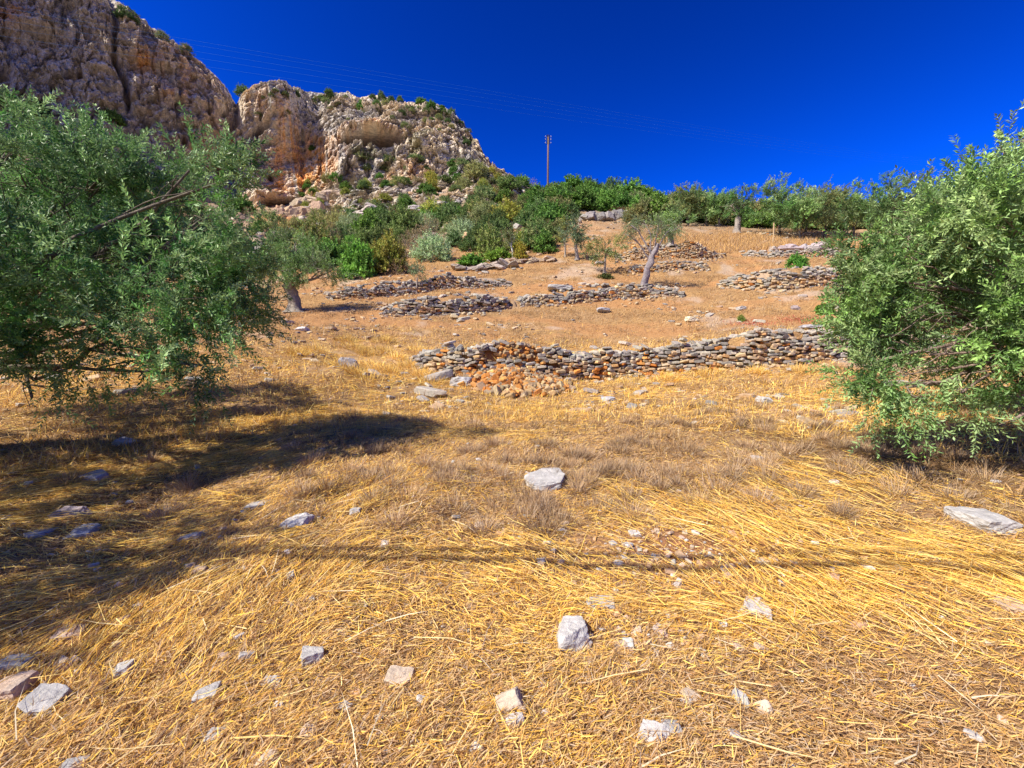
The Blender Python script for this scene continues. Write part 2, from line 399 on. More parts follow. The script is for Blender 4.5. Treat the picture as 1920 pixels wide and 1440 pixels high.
# ------------------------------------------------------------------ the mountain
def rot_(a):
    return np.array([[math.cos(a), 0, -math.sin(a)], [0, 1, 0], [math.sin(a), 0, math.cos(a)]])
def build_cliff():
    # column (picture x): foot (row, depth), brow (row, depth)
    cols = [(-900, 200, 56, -900, 58), (-500, 215, 70, -620, 74), (-200, 225, 80, -330, 88), (0, 250, 91, -170, 100), (100, 285, 93, -90, 104), (200, 320, 95, -6, 106),
            (250, 335, 98, 26, 109), (300, 352, 100, 62, 111), (340, 368, 102, 94, 113), (380, 385, 104, 120, 114), (410, 396, 106, 146, 115),
            (430, 402, 108, 172, 117), (442, 405, 110, 194, 118), (452, 408, 108, 174, 116), (480, 412, 107, 164, 117), (520, 410, 106, 160, 119), (570, 400, 108, 172, 126),
            (600, 405, 92, 174, 126), (640, 412, 80, 176, 126), (700, 408, 77, 182, 126),
            (760, 400, 76, 190, 125), (820, 388, 78, 198, 124), (850, 380, 80, 212, 123), (870, 375, 82, 233, 122),
            (890, 370, 83, 262, 121), (910, 366, 84, 292, 119), (930, 362, 85, 318, 117), (965, 362, 86, 336, 113), (1010, 378, 86, 366, 108), (1060, 396, 84, 388, 100)]
    c = np.array(cols, float); nu, nv = 980, 330
    u = np.linspace(-900, 1060, 200)
    u = np.concatenate([np.linspace(-900, -60, 130, endpoint=False), np.linspace(-60, 1060, nu - 130)])
    fy, fd, ty, td = [np.interp(u, c[:, 0], c[:, k]) for k in (1, 2, 3, 4)]
    foot = np.array([at(a, b, d) for a, b, d in zip(u, fy, fd)]); brow = np.array([at(a, b, d) for a, b, d in zip(u, ty, td)])
    foot[:, 2] -= 3
    v = np.linspace(0, 1, nv)
    # depth profile: lower talus leans back, face steep, brow rounds off
    steep = 1 - sstep(560, 640, u) * 0.75
    V = np.zeros((nv, nu, 3))
    for k, vv in enumerate(v):
        # horizontal progress as a function of vertical progress
        wall = 0.10 * vv + 0.90 * sstep(0.80, 1.0, np.array([vv]))[0] ** 1.3
        slope = vv ** 1.15
        lower = 0.50 * sstep(0, .42, np.array([vv]))[0] + 0.15 * vv + 0.35 * sstep(0.6, 1.0, np.array([vv]))[0]
        right = lower * sstep(540, 600, u) + wall * (1 - sstep(540, 600, u))
        right = right * (1 - sstep(840, 900, u)) + slope * sstep(840, 900, u)
        V[k, :, :2] = foot[:, :2] * (1 - right)[:, None] + brow[:, :2] * right[:, None]
        V[k, :, 2] = foot[:, 2] * (1 - vv) + brow[:, 2] * vv
    P3 = V.reshape(-1, 3); UU = np.tile(u, nv); VV = np.repeat(v, nu)
    # outward normal: horizontal, towards the valley
    dirs = -P3[:, :2] / np.hypot(P3[:, 0], P3[:, 1])[:, None]
    q = P3 * np.array([1, 1, 1.0])
    env = sstep(0, .04, VV) * (1 - 0.75 * sstep(.93, 1.0, VV))
    big = fbm(q * np.array([.06, .06, .03]), 3, 101)
    flute = fbm(q * np.array([.30, .30, .055]), 4, 111, ridged=True)
    strat = fbm(q * np.array([.04, .04, .28]) + 3, 4, 121, ridged=True)
    mid = fbm(q * .28, 5, 131, gain=.62)
    fine = fbm(q * .75, 4, 141, gain=.6, ridged=True)
    left = 1 - sstep(425, 470, UU)
    amph = np.exp(-(np.abs((UU - 500) / 90) ** 4))
    d = 3.0 * big + .8 * flute + (1.2 + .8 * left) * strat + 1.0 * mid + .5 * fine
    d += 2.2 * np.round(fbm(q * .11, 3, 151) * 3) / 3 * 1.0
    warp = np.stack([fbm(q * .15, 3, 301), fbm(q * .15, 3, 302), fbm(q * .15, 3, 303)], 1) * 3.0
    w1, e1 = worley((q + warp) * np.array([.10, .10, .075]), 5, 1.2); w2, e2 = worley((q + warp * .6) * np.array([.26, .26, .17]), 6, 1.2); w3, e3 = worley((q + warp * .3) * np.array([.6, .6, .5]), 7, 1.2)
    w4, e4 = worley((q + warp * .4) * np.array([1.1, 1.1, .8]), 8, 1.2)
    dirn = fbm((q @ rot_(.5)) * np.array([.07, .07, .55]), 4, 305, ridged=True)
    d = d + 1.2 * w1 + (1 - .5 * amph) * (1.0 * w2 + .6 * w3 + .45 * w4) + 1.4 * dirn - .3 * sstep(.1, 0, e2) - .2 * sstep(.15, 0, e3) + .35 * fbm(q * 1.6, 3, 306)
    sx, sy = to_px(P3)
    def blob(cx, cy, wx, wy, p=2): return np.exp(-(np.abs((sx - cx) / wx) ** p + np.abs((sy - cy) / wy) ** p))
    # concave amphitheatre, caves and cracks (places on the rock itself)
    d -= 9 * blob(520, 285, 75, 70); d -= 6 * blob(390, 300, 60, 60)
    d -= 15 * blob(700, 264, 46, 7, 4) * (1 + .3 * mid); d -= 5 * blob(735, 272, 22, 6, 4); d += 3.5 * blob(700, 248, 50, 9)
    d -= 8 * blob(522, 392, 26, 15, 4); d += 5 * blob(512, 365, 40, 12)
    crack = np.exp(-((sx - (203 + sy * .17 + 7 * np.sin(sy / 23) + 4 * mid)) / (6 + 3 * mid)) ** 2) * sstep(225, 190, sy)
    d -= 5 * crack
    d -= 6 * np.exp(-((sx - 443) / 7) ** 2) * (sy < 240)
    d -= 5 * blob(5, 150, 18, 12); d += 4 * blob(60, 60, 50, 14)
    for (cx, cy) in [(392, 205), (418, 213), (345, 258), (420, 252), (300, 290), (100, 170), (150, 143), (130, 150), (506, 315), (484, 238), (497, 232), (55, 205), (575, 222), (880, 265)]:
        d -= 4.5 * blob(cx, cy, 5 + (cx % 3) * 2, 6)
    P3[:, :2] += dirs * (d * env)[:, None]
    P3[:, 2] += (1.3 * fbm(q * .4, 4, 161) + 0.8 * mid) * sstep(.85, 1, VV)
    # colour of the rock itself
    grey = np.array([.52, .49, .45]); tan = np.array([.70, .57, .40]); org = np.array([.76, .42, .17]); pale = np.array([.80, .72, .60]); mauve = np.array([.40, .38, .40])
    n = fbm(q * np.array([.09, .09, .06]), 4, 171); n2 = fbm(q * .35, 4, 181); streak = fbm(q * np.array([.9, .9, .05]), 4, 191)
    a = ((.85 - .35 * left) * sstep(-.45, .45, n + .35 * n2))[:, None]; col = grey * (1 - a) + tan * a
    b = sstep(.05, .5, n2)[:, None] * .55; col = col * (1 - b) + pale * b
    b = (sstep(.0, .5, fbm(q * np.array([.12, .12, .2]), 4, 201)) * .55)[:, None]; col = col * (1 - b) + mauve * b
    ob = np.clip(1.9 * blob(560, 312, 60, 40) + .7 * blob(610, 262, 40, 10) + blob(535, 245, 26, 40) + .8 * blob(405, 290, 70, 50) + blob(530, 400, 55, 30) + .6 * blob(700, 250, 60, 10) + .55 * blob(760, 330, 60, 22) + .8 * blob(30, 40, 45, 22) + blob(270, 115, 22, 12) + .9 * blob(330, 180, 22, 8) + .35 * blob(340, 130, 90, 80) + .4 * blob(500, 190, 40, 30), 0, 1)
    b = (ob * sstep(-.5, .3, streak + .4 * n2))[:, None]; col = col * (1 - b) + org * b
    gv = (sstep(.15, .5, fbm(q * .22, 4, 211)) * sstep(560, 640, UU) * .65)[:, None]; col = col * (1 - gv) + np.array([.20, .19, .10]) * gv
    a = np.clip(blob(500, 300, 14, 40) , 0, 1)[:, None] * .6; col = col * (1 - a) + np.array([.42, .40, .42]) * a
    # back of the mountain: plateau and far slope so that it is a solid hill
    top = P3.reshape(nv, nu, 3)[-1]; rows = []
    hd = top[:, :2] / np.hypot(top[:, 0], top[:, 1])[:, None]
    for k, (back, drop) in enumerate([(6, .5), (16, 3), (45, 12), (120, 45), (300, 130)]):
        rr_ = top.copy(); rr_[:, :2] += hd * back; rr_[:, 2] -= drop; rr_[:, 2] += fbm(rr_ * .2, 3, 221) * 1.2; rows.append(rr_)
    V = np.concatenate([P3] + rows); ccol = np.concatenate([col] + [np.broadcast_to(np.array([.25, .22, .14]), (nu, 3))] * len(rows))
    tot = nv + len(rows)
    i, j = np.meshgrid(np.arange(tot - 1), np.arange(nu - 1), indexing='ij'); a = i * nu + j
    Fq = np.stack([a, a + 1, a + nu + 1, a + nu], -1).reshape(-1, 4)
    o = make_mesh('mountain', V, [Fq], M_ROCKFACE, None, np.clip(ccol, .02, 1), False)
    tag(o, 'tall grey and orange limestone cliffs above the hillside', 'mountain', kind='structure')
    return P3.reshape(nv, nu, 3), u
CLIFF, CU = build_cliff()

# ------------------------------------------------------------------ rocks
def ico(sub):
    t = (1 + 5 ** .5) / 2
    v = [(-1, t, 0), (1, t, 0), (-1, -t, 0), (1, -t, 0), (0, -1, t), (0, 1, t), (0, -1, -t), (0, 1, -t), (t, 0, -1), (t, 0, 1), (-t, 0, -1), (-t, 0, 1)]
    f = [(0, 11, 5), (0, 5, 1), (0, 1, 7), (0, 7, 10), (0, 10, 11), (1, 5, 9), (5, 11, 4), (11, 10, 2), (10, 7, 6), (7, 1, 8), (3, 9, 4), (3, 4, 2), (3, 2, 6), (3, 6, 8), (3, 8, 9), (4, 9, 5), (2, 4, 11), (6, 2, 10), (8, 6, 7), (9, 8, 1)]
    v = [np.array(a) / np.linalg.norm(a) for a in v]
    for _ in range(sub):
        cache = {}; nf = []
        def mid(a, b):
            k = (min(a, b), max(a, b))
            if k not in cache:
                p = v[a] + v[b]; v.append(p / np.linalg.norm(p)); cache[k] = len(v) - 1
            return cache[k]
        for a, b, c_ in f:
            x, y, z = mid(a, b), mid(b, c_), mid(c_, a); nf += [(a, x, z), (b, y, x), (c_, z, y), (x, y, z)]
        f = nf
    return np.array(v), np.array(f)
ICO = {k: ico(k) for k in (1, 2, 3, 4)}
def rock_proto(sub, seed, planes=13, slab=0.0, rough=0.03, far=0.0):
    """a stone broken along flat faces: unit directions cut by random planes"""
    g = np.random.default_rng(seed); D, Fc = ICO[sub]
    n = g.normal(size=(planes, 3)); n /= np.linalg.norm(n, axis=1)[:, None]
    n = np.concatenate([n, [[0, 0, 1], [0, 0, -1], [1, 0, .1], [-1, .1, 0], [0, 1, 0], [.1, -1, 0]]]); n /= np.linalg.norm(n, axis=1)[:, None]
    d = np.concatenate([g.uniform(.72, 1.05, planes) + far * .8, np.full(2, .8 - slab), g.uniform(.8 - far * .2, .95, 4)])
    dot = D @ n.T; rad = np.where(dot > .05, d[None] / np.maximum(dot, .05), 9).min(1)
    V = D * np.minimum(rad, 1.35)[:, None]
    V += D * (rough * fbm(V * 3.1 + seed, 4, seed))[:, None]
    return V, Fc
RP1 = [rock_proto(1, 300 + k, 8, .1, .0) for k in range(10)]
RP2 = [rock_proto(2, 340 + k, 5, .12, .02, far=.22) for k in range(20)]
RP3 = [rock_proto(3, 380 + k, 11, .1, .05) for k in range(8)]
def rot(rz, rx=0, ry=0):
    cz, sz, cx, sx, cy, sy = math.cos(rz), math.sin(rz), math.cos(rx), math.sin(rx), math.cos(ry), math.sin(ry)
    return np.array([[cz, -sz, 0], [sz, cz, 0], [0, 0, 1]]) @ np.array([[1, 0, 0], [0, cx, -sx], [0, sx, cx]]) @ np.array([[cy, 0, sy], [0, 1, 0], [-sy, 0, cy]])
GREYS = [(.30, .27, .235), (.37, .33, .28), (.23, .21, .19), (.33, .30, .255), (.42, .37, .30)]
OCHRES = [(.44, .31, .18), (.50, .37, .22), (.37, .25, .15), (.45, .34, .23), (.54, .42, .27), (.46, .27, .12)]
REDS = [(.58, .24, .06), (.66, .33, .10), (.45, .17, .04), (.64, .42, .20)]
def jit(c, a=.12):
    return np.clip(np.array(c) * rng.uniform(1 - a, 1 + a) * rng.uniform(.97, 1.03, 3), .02, 1)

def build_wall(W):
    p = W['pts']; seg = np.hypot(np.diff(p[:, 0]), np.diff(p[:, 1])); S = np.concatenate([[0], np.cumsum(seg)]); Ln = S[-1]
    def at_s(s):
        x, y, h = (np.interp(s, S, p[:, k]) for k in range(3))
        i = min(max(np.searchsorted(S, s) - 1, 0), len(seg) - 1); t = (p[i + 1, :2] - p[i, :2]) / seg[i]
        return x, y, h, t
    A = Acc(); main = W['key'] == 'main'; protos = RP2
    sc = 1.0 if main else 1.15
    gap = None
    if main:
        sgap = [S[np.argmin(np.hypot(p[:, 0] - g[0], p[:, 1] - g[1]))] for g in (p[3], p[5])]; gap = (sgap[0] - .1, sgap[1] - .05)
    ch = .092 * sc
    for course in range(int(1.6 / ch)):
        s = rng.uniform(0, .2); zc = course * ch
        while s < Ln:
            lw = rng.uniform(.11, .30) * sc; x, y, h, t = at_s(s + lw / 2)
            hn = h * (1 + .36 * vnoise(np.array([[s * 1.7, 3.1 + len(p)]]), 5)[0])
            ingap = gap and gap[0] < s < gap[1]
            if ingap: hn = .22 + .25 * abs(math.sin(s * 5)) if course < 4 else 0
            if zc < hn and rng.random() > .05:
                th_ = rng.uniform(.075, .135) * sc; dp = rng.uniform(.14, .24) * sc
                n = np.array([-t[1], t[0]]); off = rng.uniform(-.05, .04) + .10 * zc
                if hn - zc < .16: off += .05
                b = np.array([x, y]) + n * (off - .02)
                z0 = H(x - n[0] * .25, y - n[1] * .25)[0]
                V, Fc = protos[rng.integers(len(protos))]
                V = V * np.array([lw * .58, dp, th_ * .60]); yaw = math.atan2(t[1], t[0]) + rng.normal(0, .25)
                V = V @ rot(yaw, rng.normal(0, .16), rng.normal(0, .15)).T + np.array([b[0], b[1], z0 + zc + ch * .45 + rng.normal(0, .012)])
                cap = zc > hn - .27
                pr = .9 if cap else .30
                if main and s > .55 * Ln: pr = .75 if cap else .30
                if W.get('warm'): pr = .35 if cap else .08
                cc = GREYS if rng.random() < pr else (REDS if (ingap or rng.random() < (.35 if main and s < .5 * Ln else .08)) else OCHRES)
                A.add(V, [Fc], jit(cc[rng.integers(len(cc))]))
            s += lw * .97
    # loose grey stones lying on and behind the rim
    for k in range(int(Ln * (26 if main else 9))):
        s = rng.uniform(0, Ln); x, y, h, t = at_s(s); n = np.array([-t[1], t[0]])
        o_ = abs(rng.normal(0, .32)) + .12; b = np.array([x, y]) + n * o_; z = H(b[0], b[1])[0]
        sz = rng.uniform(.05, .15) * sc; V, Fc = protos[rng.integers(len(protos))]
        V = V * np.array([sz * 1.3, sz, sz * .55]) @ rot(rng.uniform(0, 6.3), rng.normal(0, .25), rng.normal(0, .25)).T + np.array([b[0], b[1], z + sz * .25])
        A.add(V, [Fc], jit(GREYS[rng.integers(5)]))
    # a few fallen stones at the foot
    for k in range(int(Ln * 3.5)):
        s = rng.uniform(0, Ln); x, y, h, t = at_s(s); n = np.array([-t[1], t[0]])
        b = np.array([x, y]) - n * (abs(rng.normal(0, .3)) + .2); z = H(b[0], b[1])[0]
        sz = rng.uniform(.03, .10) * sc; V, Fc = protos[rng.integers(len(protos))]
        V = V * np.array([sz * 1.3, sz, sz * .7]) @ rot(rng.uniform(0, 6.3), rng.normal(0, .3), rng.normal(0, .3)).T + np.array([b[0], b[1], z + sz * .3])
        cc = OCHRES if rng.random() < .6 else GREYS; A.add(V, [Fc], jit(cc[rng.integers(5)]))
    m = len(p) // 2
    o = A.build('dry_stone_wall', M_STONE, origin=(p[m, 0], p[m, 1], float(H(p[m, 0], p[m, 1])[0])))
    tag(o, W['label'], 'stone wall', 'dry stone terrace walls')
for W in WALLS: build_wall(W)

# rubble fan spilling from the collapsed gap
A = Acc()
for k in range(1500):
    a = rng.normal(0, 1); b = rng.uniform(0, 1)
    x = WG[0] + .15 + np.clip(a, -2, 2) * (.55 + .25 * (1 - b)); y = WG[1] - 2.0 + b ** .8 * 2.35 + rng.normal(0, .1) + .5 * ((x - WG[0]) / 1.4) ** 2 * (1 - b)
    z = H(x, y)[0]; sz = rng.uniform(.03, .115) * (1.15 if b < .4 else .9)
    V, Fc = RP2[rng.integers(len(RP2))]
    V = V * np.array([sz * 1.35, sz, sz * .8]) @ rot(rng.uniform(0, 6.3), rng.normal(0, .5), rng.normal(0, .5)).T + np.array([x, y, z + sz * rng.uniform(.2, .9)])
    cc = REDS if rng.random() < .7 else OCHRES
    A.add(V, [Fc], jit(cc[rng.integers(4)], .2) * rng.uniform(.5, .9))
o = A.build('rubble', M_STONE, origin=tuple(GAP)); tag(o, 'orange rubble spilling from the collapsed gap in the long wall', 'rubble', kind='stuff')

# single stones: picture column, row, width and height in picture px, colour, yaw, slab factor, label
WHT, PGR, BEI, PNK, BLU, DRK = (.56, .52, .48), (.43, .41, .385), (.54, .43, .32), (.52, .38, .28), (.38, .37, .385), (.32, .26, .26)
STONES = [
    (1024, 893, 80, 46, PGR, .3, .35, 'large pale triangular slab lying among grey-brown tufts in the middle of the field'),
    (557, 975, 50, 30, WHT, .1, .3, 'flat white wedge-shaped stone with dark cracks, right of the shadow edge'),
    (483, 944, 40, 16, PGR, .5, .4, 'thin pale stone sliver lying just inside the big tree shadow edge'),
    (668, 957, 20, 16, PGR, .1, .1, 'fist-sized pale stone above the straw between the white wedge and the brown tufts'),
    (1072, 1188, 66, 60, (.50, .475, .445), .2, 0, 'blocky white stone, tallest in the near straw, next to small rust pebbles'),
    (1128, 1127, 56, 28, PGR, -.3, .35, 'flat cracked pale stone just beyond the blocky white one'),
    (1420, 1136, 52, 34, WHT, -.9, .3, 'long pale stone lying diagonally below the cable shadow'),
    (587, 1225, 44, 44, PGR, .8, .1, 'upright angular grey stone with a sharp corner in the near straw'),
    (392, 1297, 42, 36, PGR, .5, .15, 'half-buried pale stone with a dark shaded side and rounded left edge'),
    (750, 1270, 54, 34, BEI, 0, .1, 'beige oblong stone crossed by a dark stem in the near straw'),
    (955, 1312, 50, 44, BEI, .3, 0, 'rounded beige stone under a long pale stalk'),
    (1225, 1374, 56, 42, WHT, -.7, .2, 'cracked cream stone close to the bottom edge, pointing down to the right'),
    (85, 1312, 64, 40, PGR, .2, .1, 'pitted grey stone near the lower left corner'),
    (22, 1288, 56, 46, PNK, .2, .1, 'pinkish stone at the left frame edge, below the flatter pale one'),
    (30, 1238, 60, 26, PGR, .3, .3, 'flat pale stone at the left frame edge, above the pinkish one'),
    (1842, 975, 84, 44, PGR, -.2, .05, 'big rounded grey boulder at the edge of the shadow below the hanging foliage'),
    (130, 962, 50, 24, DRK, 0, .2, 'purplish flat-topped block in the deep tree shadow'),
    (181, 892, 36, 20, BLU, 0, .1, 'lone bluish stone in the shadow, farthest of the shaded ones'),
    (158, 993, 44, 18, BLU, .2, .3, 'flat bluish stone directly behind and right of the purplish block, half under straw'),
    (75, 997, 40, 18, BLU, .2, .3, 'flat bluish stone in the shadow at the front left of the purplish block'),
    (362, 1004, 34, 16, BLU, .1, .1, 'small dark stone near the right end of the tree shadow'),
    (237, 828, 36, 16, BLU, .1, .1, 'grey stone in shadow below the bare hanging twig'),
    (1293, 1301, 34, 28, BEI, .4, .1, 'small tilted beige stone, between the long diagonal one and the cracked cream one'),
    (866, 712, 38, 30, PGR, -.4, .2, 'big pale flat boulder leaning against the left side of the collapsed gap'),
    (1421, 857, 24, 12, WHT, .2, .2, 'small white stone among grey stubble tufts, middle right'),
    (1564, 903, 15, 9, WHT, .2, .1, 'tiny bright stone alone on flattened golden straw'),
    (1130, 581, 26, 11, BLU, .1, .1, 'rounded grey boulder on the terrace in front of the leaning olive wall'),
    (1297, 598, 24, 11, (.72, .64, .46), .1, .1, 'cream-coloured boulder on the terrace above the long wall'),
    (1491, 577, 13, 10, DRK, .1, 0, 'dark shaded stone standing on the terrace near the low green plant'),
    (1387, 578, 18, 8, PGR, .1, .1, 'small grey stone above the green tuft with red weeds'),
    (1898, 1134, 50, 26, PNK, .1, .25, 'pinkish flat stone at the right frame edge in combed straw'),
    (510, 1276, 36, 20, PGR, .1, .2, 'low pale stone half covered by straw between the angular grey one and the half-buried one'),
    (500, 1421, 38, 26, BEI, .1, .1, 'beige stone touching the bottom edge under the long white stalk'),
    (137, 1434, 40, 26, PGR, .6, .1, 'grey pointed stone cut by the bottom edge at the lower left'),
    (1385, 1305, 22, 28, PGR, 1.2, .1, 'narrow upright grey stone beside the small tilted beige one'),
    (567, 616, 22, 10, WHT, .1, .1, 'white boulder on the open ground in front of the thick-trunked olive'),
    (1432, 748, 26, 14, PGR, .1, .1, 'grey stone in pale grass just below the right half of the long wall'),
    (135, 1182, 48, 18, PNK, .4, .2, 'pinkish stone sunk in golden straw with a dark hole beside it'),
    (232, 1252, 34, 26, PGR, .4, .1, 'pale chipped stone in straw above the pitted grey one'),
    (1162, 1207, 26, 16, BEI, .1, .1, 'small pinkish-white stone right of the blocky white one'),
    (405, 1377, 30, 20, PGR, .1, .1, 'pale stone in straw below the half-buried one'),
    (645, 1322, 34, 20, PGR, .1, .2, 'flat whitish stone left of the beige oblong one'),
    (655, 682, 34, 26, BLU, .2, 0, 'dark grey rock knob at the foot of the grassy mound, left of the long wall'),
    (1140, 748, 26, 12, BLU, .1, .1, 'bluish flat stone at the right tail of the orange rubble'),
    (1160, 540, 24, 10, (.62, .48, .26), .1, .1, 'ochre boulder left of the leaning olive trunk base'),
    (1125, 492, 20, 9, PGR, 0, .2, 'flat grey rock on the slope beside the young multi-stemmed tree'),
    (1050, 540, 46, 14, PGR, 0, .2, 'broad grey bedrock patch between the young multi-stemmed tree and the low wall'),
    (1520, 612, 40, 12, BLU, -.3, .35, 'flat slate-grey slab on the terrace above the right end of the long wall'),
    (1704, 632, 46, 18, PNK, 0, .1, 'large pinkish boulder seen through the foliage, lower of two'),
    (1722, 606, 44, 22, PNK, .2, .1, 'large pinkish boulder seen through the foliage, upper of two'),
    (1826, 590, 44, 20, PNK, .2, .1, 'tan boulder behind hanging branches near the right frame edge'),
    (1190, 1000, 24, 10, WHT, .2, .1, 'white chip on the bare brown soil patch'),
    (1432, 1050, 30, 12, WHT, .2, .2, 'white stone pressed into the soil where the two cable shadows run'),
    (900, 985, 20, 12, BEI, .2, .1, 'small beige stone at the foot of a brown tuft'),
    (722, 1018, 16, 10, WHT, .2, .1, 'small white stone left of the start of the cable shadows'),
]
for k, (px, py, w_, h_, c_, yaw, slab, lab) in enumerate(STONES):
    g = ground(px, py + h_ * .25)
    dist = math.hypot(g[0], g[1], g[2] - EYE) if False else math.sqrt(g[0] ** 2 + g[1] ** 2 + (g[2] - EYE) ** 2)
    dep = g[1] * math.cos(PITCH) - (g[2] - EYE) * math.sin(PITCH)
    wx = w_ * dep / F; V, Fc = rock_proto(4 if dep < 6 else 3, 900 + k, 7, slab * .5, .11)
    el = math.atan2(EYE - g[2], math.hypot(g[0], g[1]))
    hz = max(h_ * dep / F * (1.0 - .3 * max(0, math.sin(el))), wx * .34) * (1 - slab * .5)
    dy = min(max(h_ * dep / F / max(math.sin(abs(el)), .25) * .8, wx * .5), wx * 1.1)
    hz *= 1.15 if slab < .2 else .95
    V = V * np.array([wx * .52, dy * .5, hz * .5])
    V = V @ rot(yaw * .6, rng.normal(0, .10), rng.normal(0, .14)).T
    cv = np.array(c_)[None] * (1 + .16 * fbm(V * (2.2 / wx) + k, 4, 7))[:, None]
    lichen = sstep(.15, .4, fbm(V * (3 / wx) + 9 + k, 3, 8))[:, None] * .35
    cv = cv * (1 - lichen) + np.array([.33, .31, .29]) * lichen
    o = make_mesh('stone', V, [Fc], M_STONE, None, cv, False, (g[0], g[1], g[2] + hz * .15))
    tag(o, lab, 'stone', 'loose stones on the field')

# broken rock strewn over the scree between the shrubs
A = Acc(); g_ = np.random.default_rng(77); nn_ = 0
while nn_ < 1700:
    x_, y_ = g_.uniform(-55, 12), g_.uniform(44, 104); tx = x_ / y_
    if not (-.62 < tx < .12): continue
    if vnoise(np.array([[x_ * .16, y_ * .16, 3.3]]), 5)[0] < -.05: continue
    sz = .12 + g_.exponential(.24); sz = min(sz, .8); V, Fc = RP3[nn_ % 8] if sz > .6 else RP2[nn_ % 14]
    V = V * np.array([sz * 1.3, sz, sz * .75]) @ rot(g_.uniform(0, 6.3), g_.normal(0, .35), g_.normal(0, .35)).T
    A.add(V + np.array([x_, y_, H(x_, y_)[0] + sz * .2]), [Fc], jit([(.36, .31, .25), (.42, .32, .21), (.32, .29, .26), (.42, .28, .17), (.46, .40, .32)][g_.integers(5)], .15)); nn_ += 1
o = A.build('scree_rubble', M_STONE); tag(o, 'tan and grey broken rock covering the scree below the cliffs', 'rubble', kind='stuff')
# pale outcrops on the slope below the ridge
for (px, py, w_, h_, n_, c_, lab) in [
    (1142, 412, 96, 18, 16, (.27, .25, .235), 'jagged pale grey rock outcrop under the bright green ridge bushes'),
    (952, 412, 50, 16, 9, (.34, .31, .29), 'pale rock outcrop among dark shrubs, left of the ridge bushes'),
    (680, 408, 60, 16, 6, (.47, .40, .36), 'broken rocks among dry scrub below the cliff foot'),
    (810, 392, 70, 14, 6, (.45, .41, .38), 'scattered pale rocks halfway up the scrub slope'),
    (1505, 470, 60, 14, 7, (.42, .36, .36), 'low brown-grey rocks above the small round green shrub'),
    (910, 505, 110, 8, 16, (.33, .28, .24), 'flat bedrock ledges at the edge of the field below the low green bush'),
    (1000, 492, 80, 7, 14, (.38, .29, .21), 'tan bedrock ledges below the yellow-green sapling'),
    (512, 432, 70, 40, 12, (.50, .27, .12), 'orange rock blocks inside the low cave, left of the tangle of branches'), (560, 410, 80, 26, 12, (.42, .30, .20), 'tan ledge rocks above the low orange cave'),
    (470, 440, 60, 40, 9, (.36, .25, .17), 'brown rocks at the left end of the low cave, beside the big left tree'), (600, 385, 90, 20, 10, (.40, .31, .23), 'grey-tan rock ledge above the low cave, below the orange streaked wall')]:
    g = ground(px, py); dep = g[1]; A = Acc()
    for k in range(n_):
        ox = ((k + .5) / n_ - .5) * w_ * dep / F; oy = rng.uniform(-.35, .35); hh = h_ * dep / F * rng.uniform(.5, 1.0)
        V, Fc = rock_proto(3, 1200 + k + px, 9, 0, .10); ww = w_ * dep / F / n_ * rng.uniform(1.7, 2.9)
        V = V * np.array([ww, ww * .7, hh * .62]) @ rot(rng.uniform(0, 6), rng.normal(0, .2), rng.normal(0, .3)).T
        x, y = g[0] + ox, g[1] + oy; A.add(V + np.array([x, y, H(x, y)[0] + hh * .25]), [Fc], jit(c_, .15))
    o = A.build('rock_outcrop', M_STONE, origin=tuple(g)); tag(o, lab, 'rock outcrop', 'rock outcrops on the slope')

# ------------------------------------------------------------------ straw, stubble, pebbles (nobody could count them)
def in_view_polar(n, r0, r1, pw, th0=-1.02, th1=1.02):
    u = rng.random(n); e = 2 - pw     # density per area falls as r**-pw
    r = (r0 ** e + u * (r1 ** e - r0 ** e)) ** (1 / e) if abs(e) > 1e-6 else r0 * (r1 / r0) ** u
    t = rng.uniform(th0, th1, n); return r * np.sin(t), r * np.cos(t)
def blades(name, x, y, yaw, pitch, length, width, lift, col, mat, label, bend=.25, parent=None):
    n = len(x); z = H(x, y) + lift; e = .05
    gx = (H(x + e, y) - H(x - e, y)) / (2 * e); gy = (H(x, y + e) - H(x, y - e)) / (2 * e)
    lim = .9; gx = np.clip(gx, -lim, lim); gy = np.clip(gy, -lim, lim)
    d = np.stack([np.cos(yaw), np.sin(yaw)], 1); sl = gx * d[:, 0] + gy * d[:, 1]
    T = np.stack([d[:, 0] * np.cos(pitch), d[:, 1] * np.cos(pitch), np.sin(pitch) + sl * np.cos(pitch)], 1)
    side = np.stack([-d[:, 1], d[:, 0], np.zeros(n)], 1); up = np.cross(T, side)
    up *= np.sign(up[:, 2:3] + 1e-9); roll = rng.uniform(-.9, .9, n)[:, None]; Wd = side * np.cos(roll) + up * np.sin(roll)
    b1 = rng.normal(0, bend, n)[:, None] * side - (np.abs(rng.normal(0, bend * .5, n)) * np.cos(pitch))[:, None] * np.array([0, 0, 1.0]) * .6
    base = np.stack([x, y, z], 1); Lh = length[:, None]; w2 = (width * .5)[:, None]
    p0 = base; p1 = base + T * Lh * .5 + b1 * Lh * .12; p2 = base + T * Lh + b1 * Lh * .45
    p2[:, 2] = np.maximum(p2[:, 2], H(p2[:, 0], p2[:, 1]) + .002)
    V = np.stack([p0 - Wd * w2, p0 + Wd * w2, p1 + Wd * w2 * .9, p1 - Wd * w2 * .9, p2], 1).reshape(-1, 3)
    i = np.arange(n)[:, None] * 5
    o = make_mesh(name, V, [i + np.array([0, 1, 2, 3]), i + np.array([3, 2, 4])], mat, parent, np.repeat(col, 5, 0))
    return o
GOLD = np.array([[.93, .59, .10], [.96, .68, .17], [.84, .48, .08], [.96, .73, .26], [.66, .37, .09], [.90, .60, .18]])
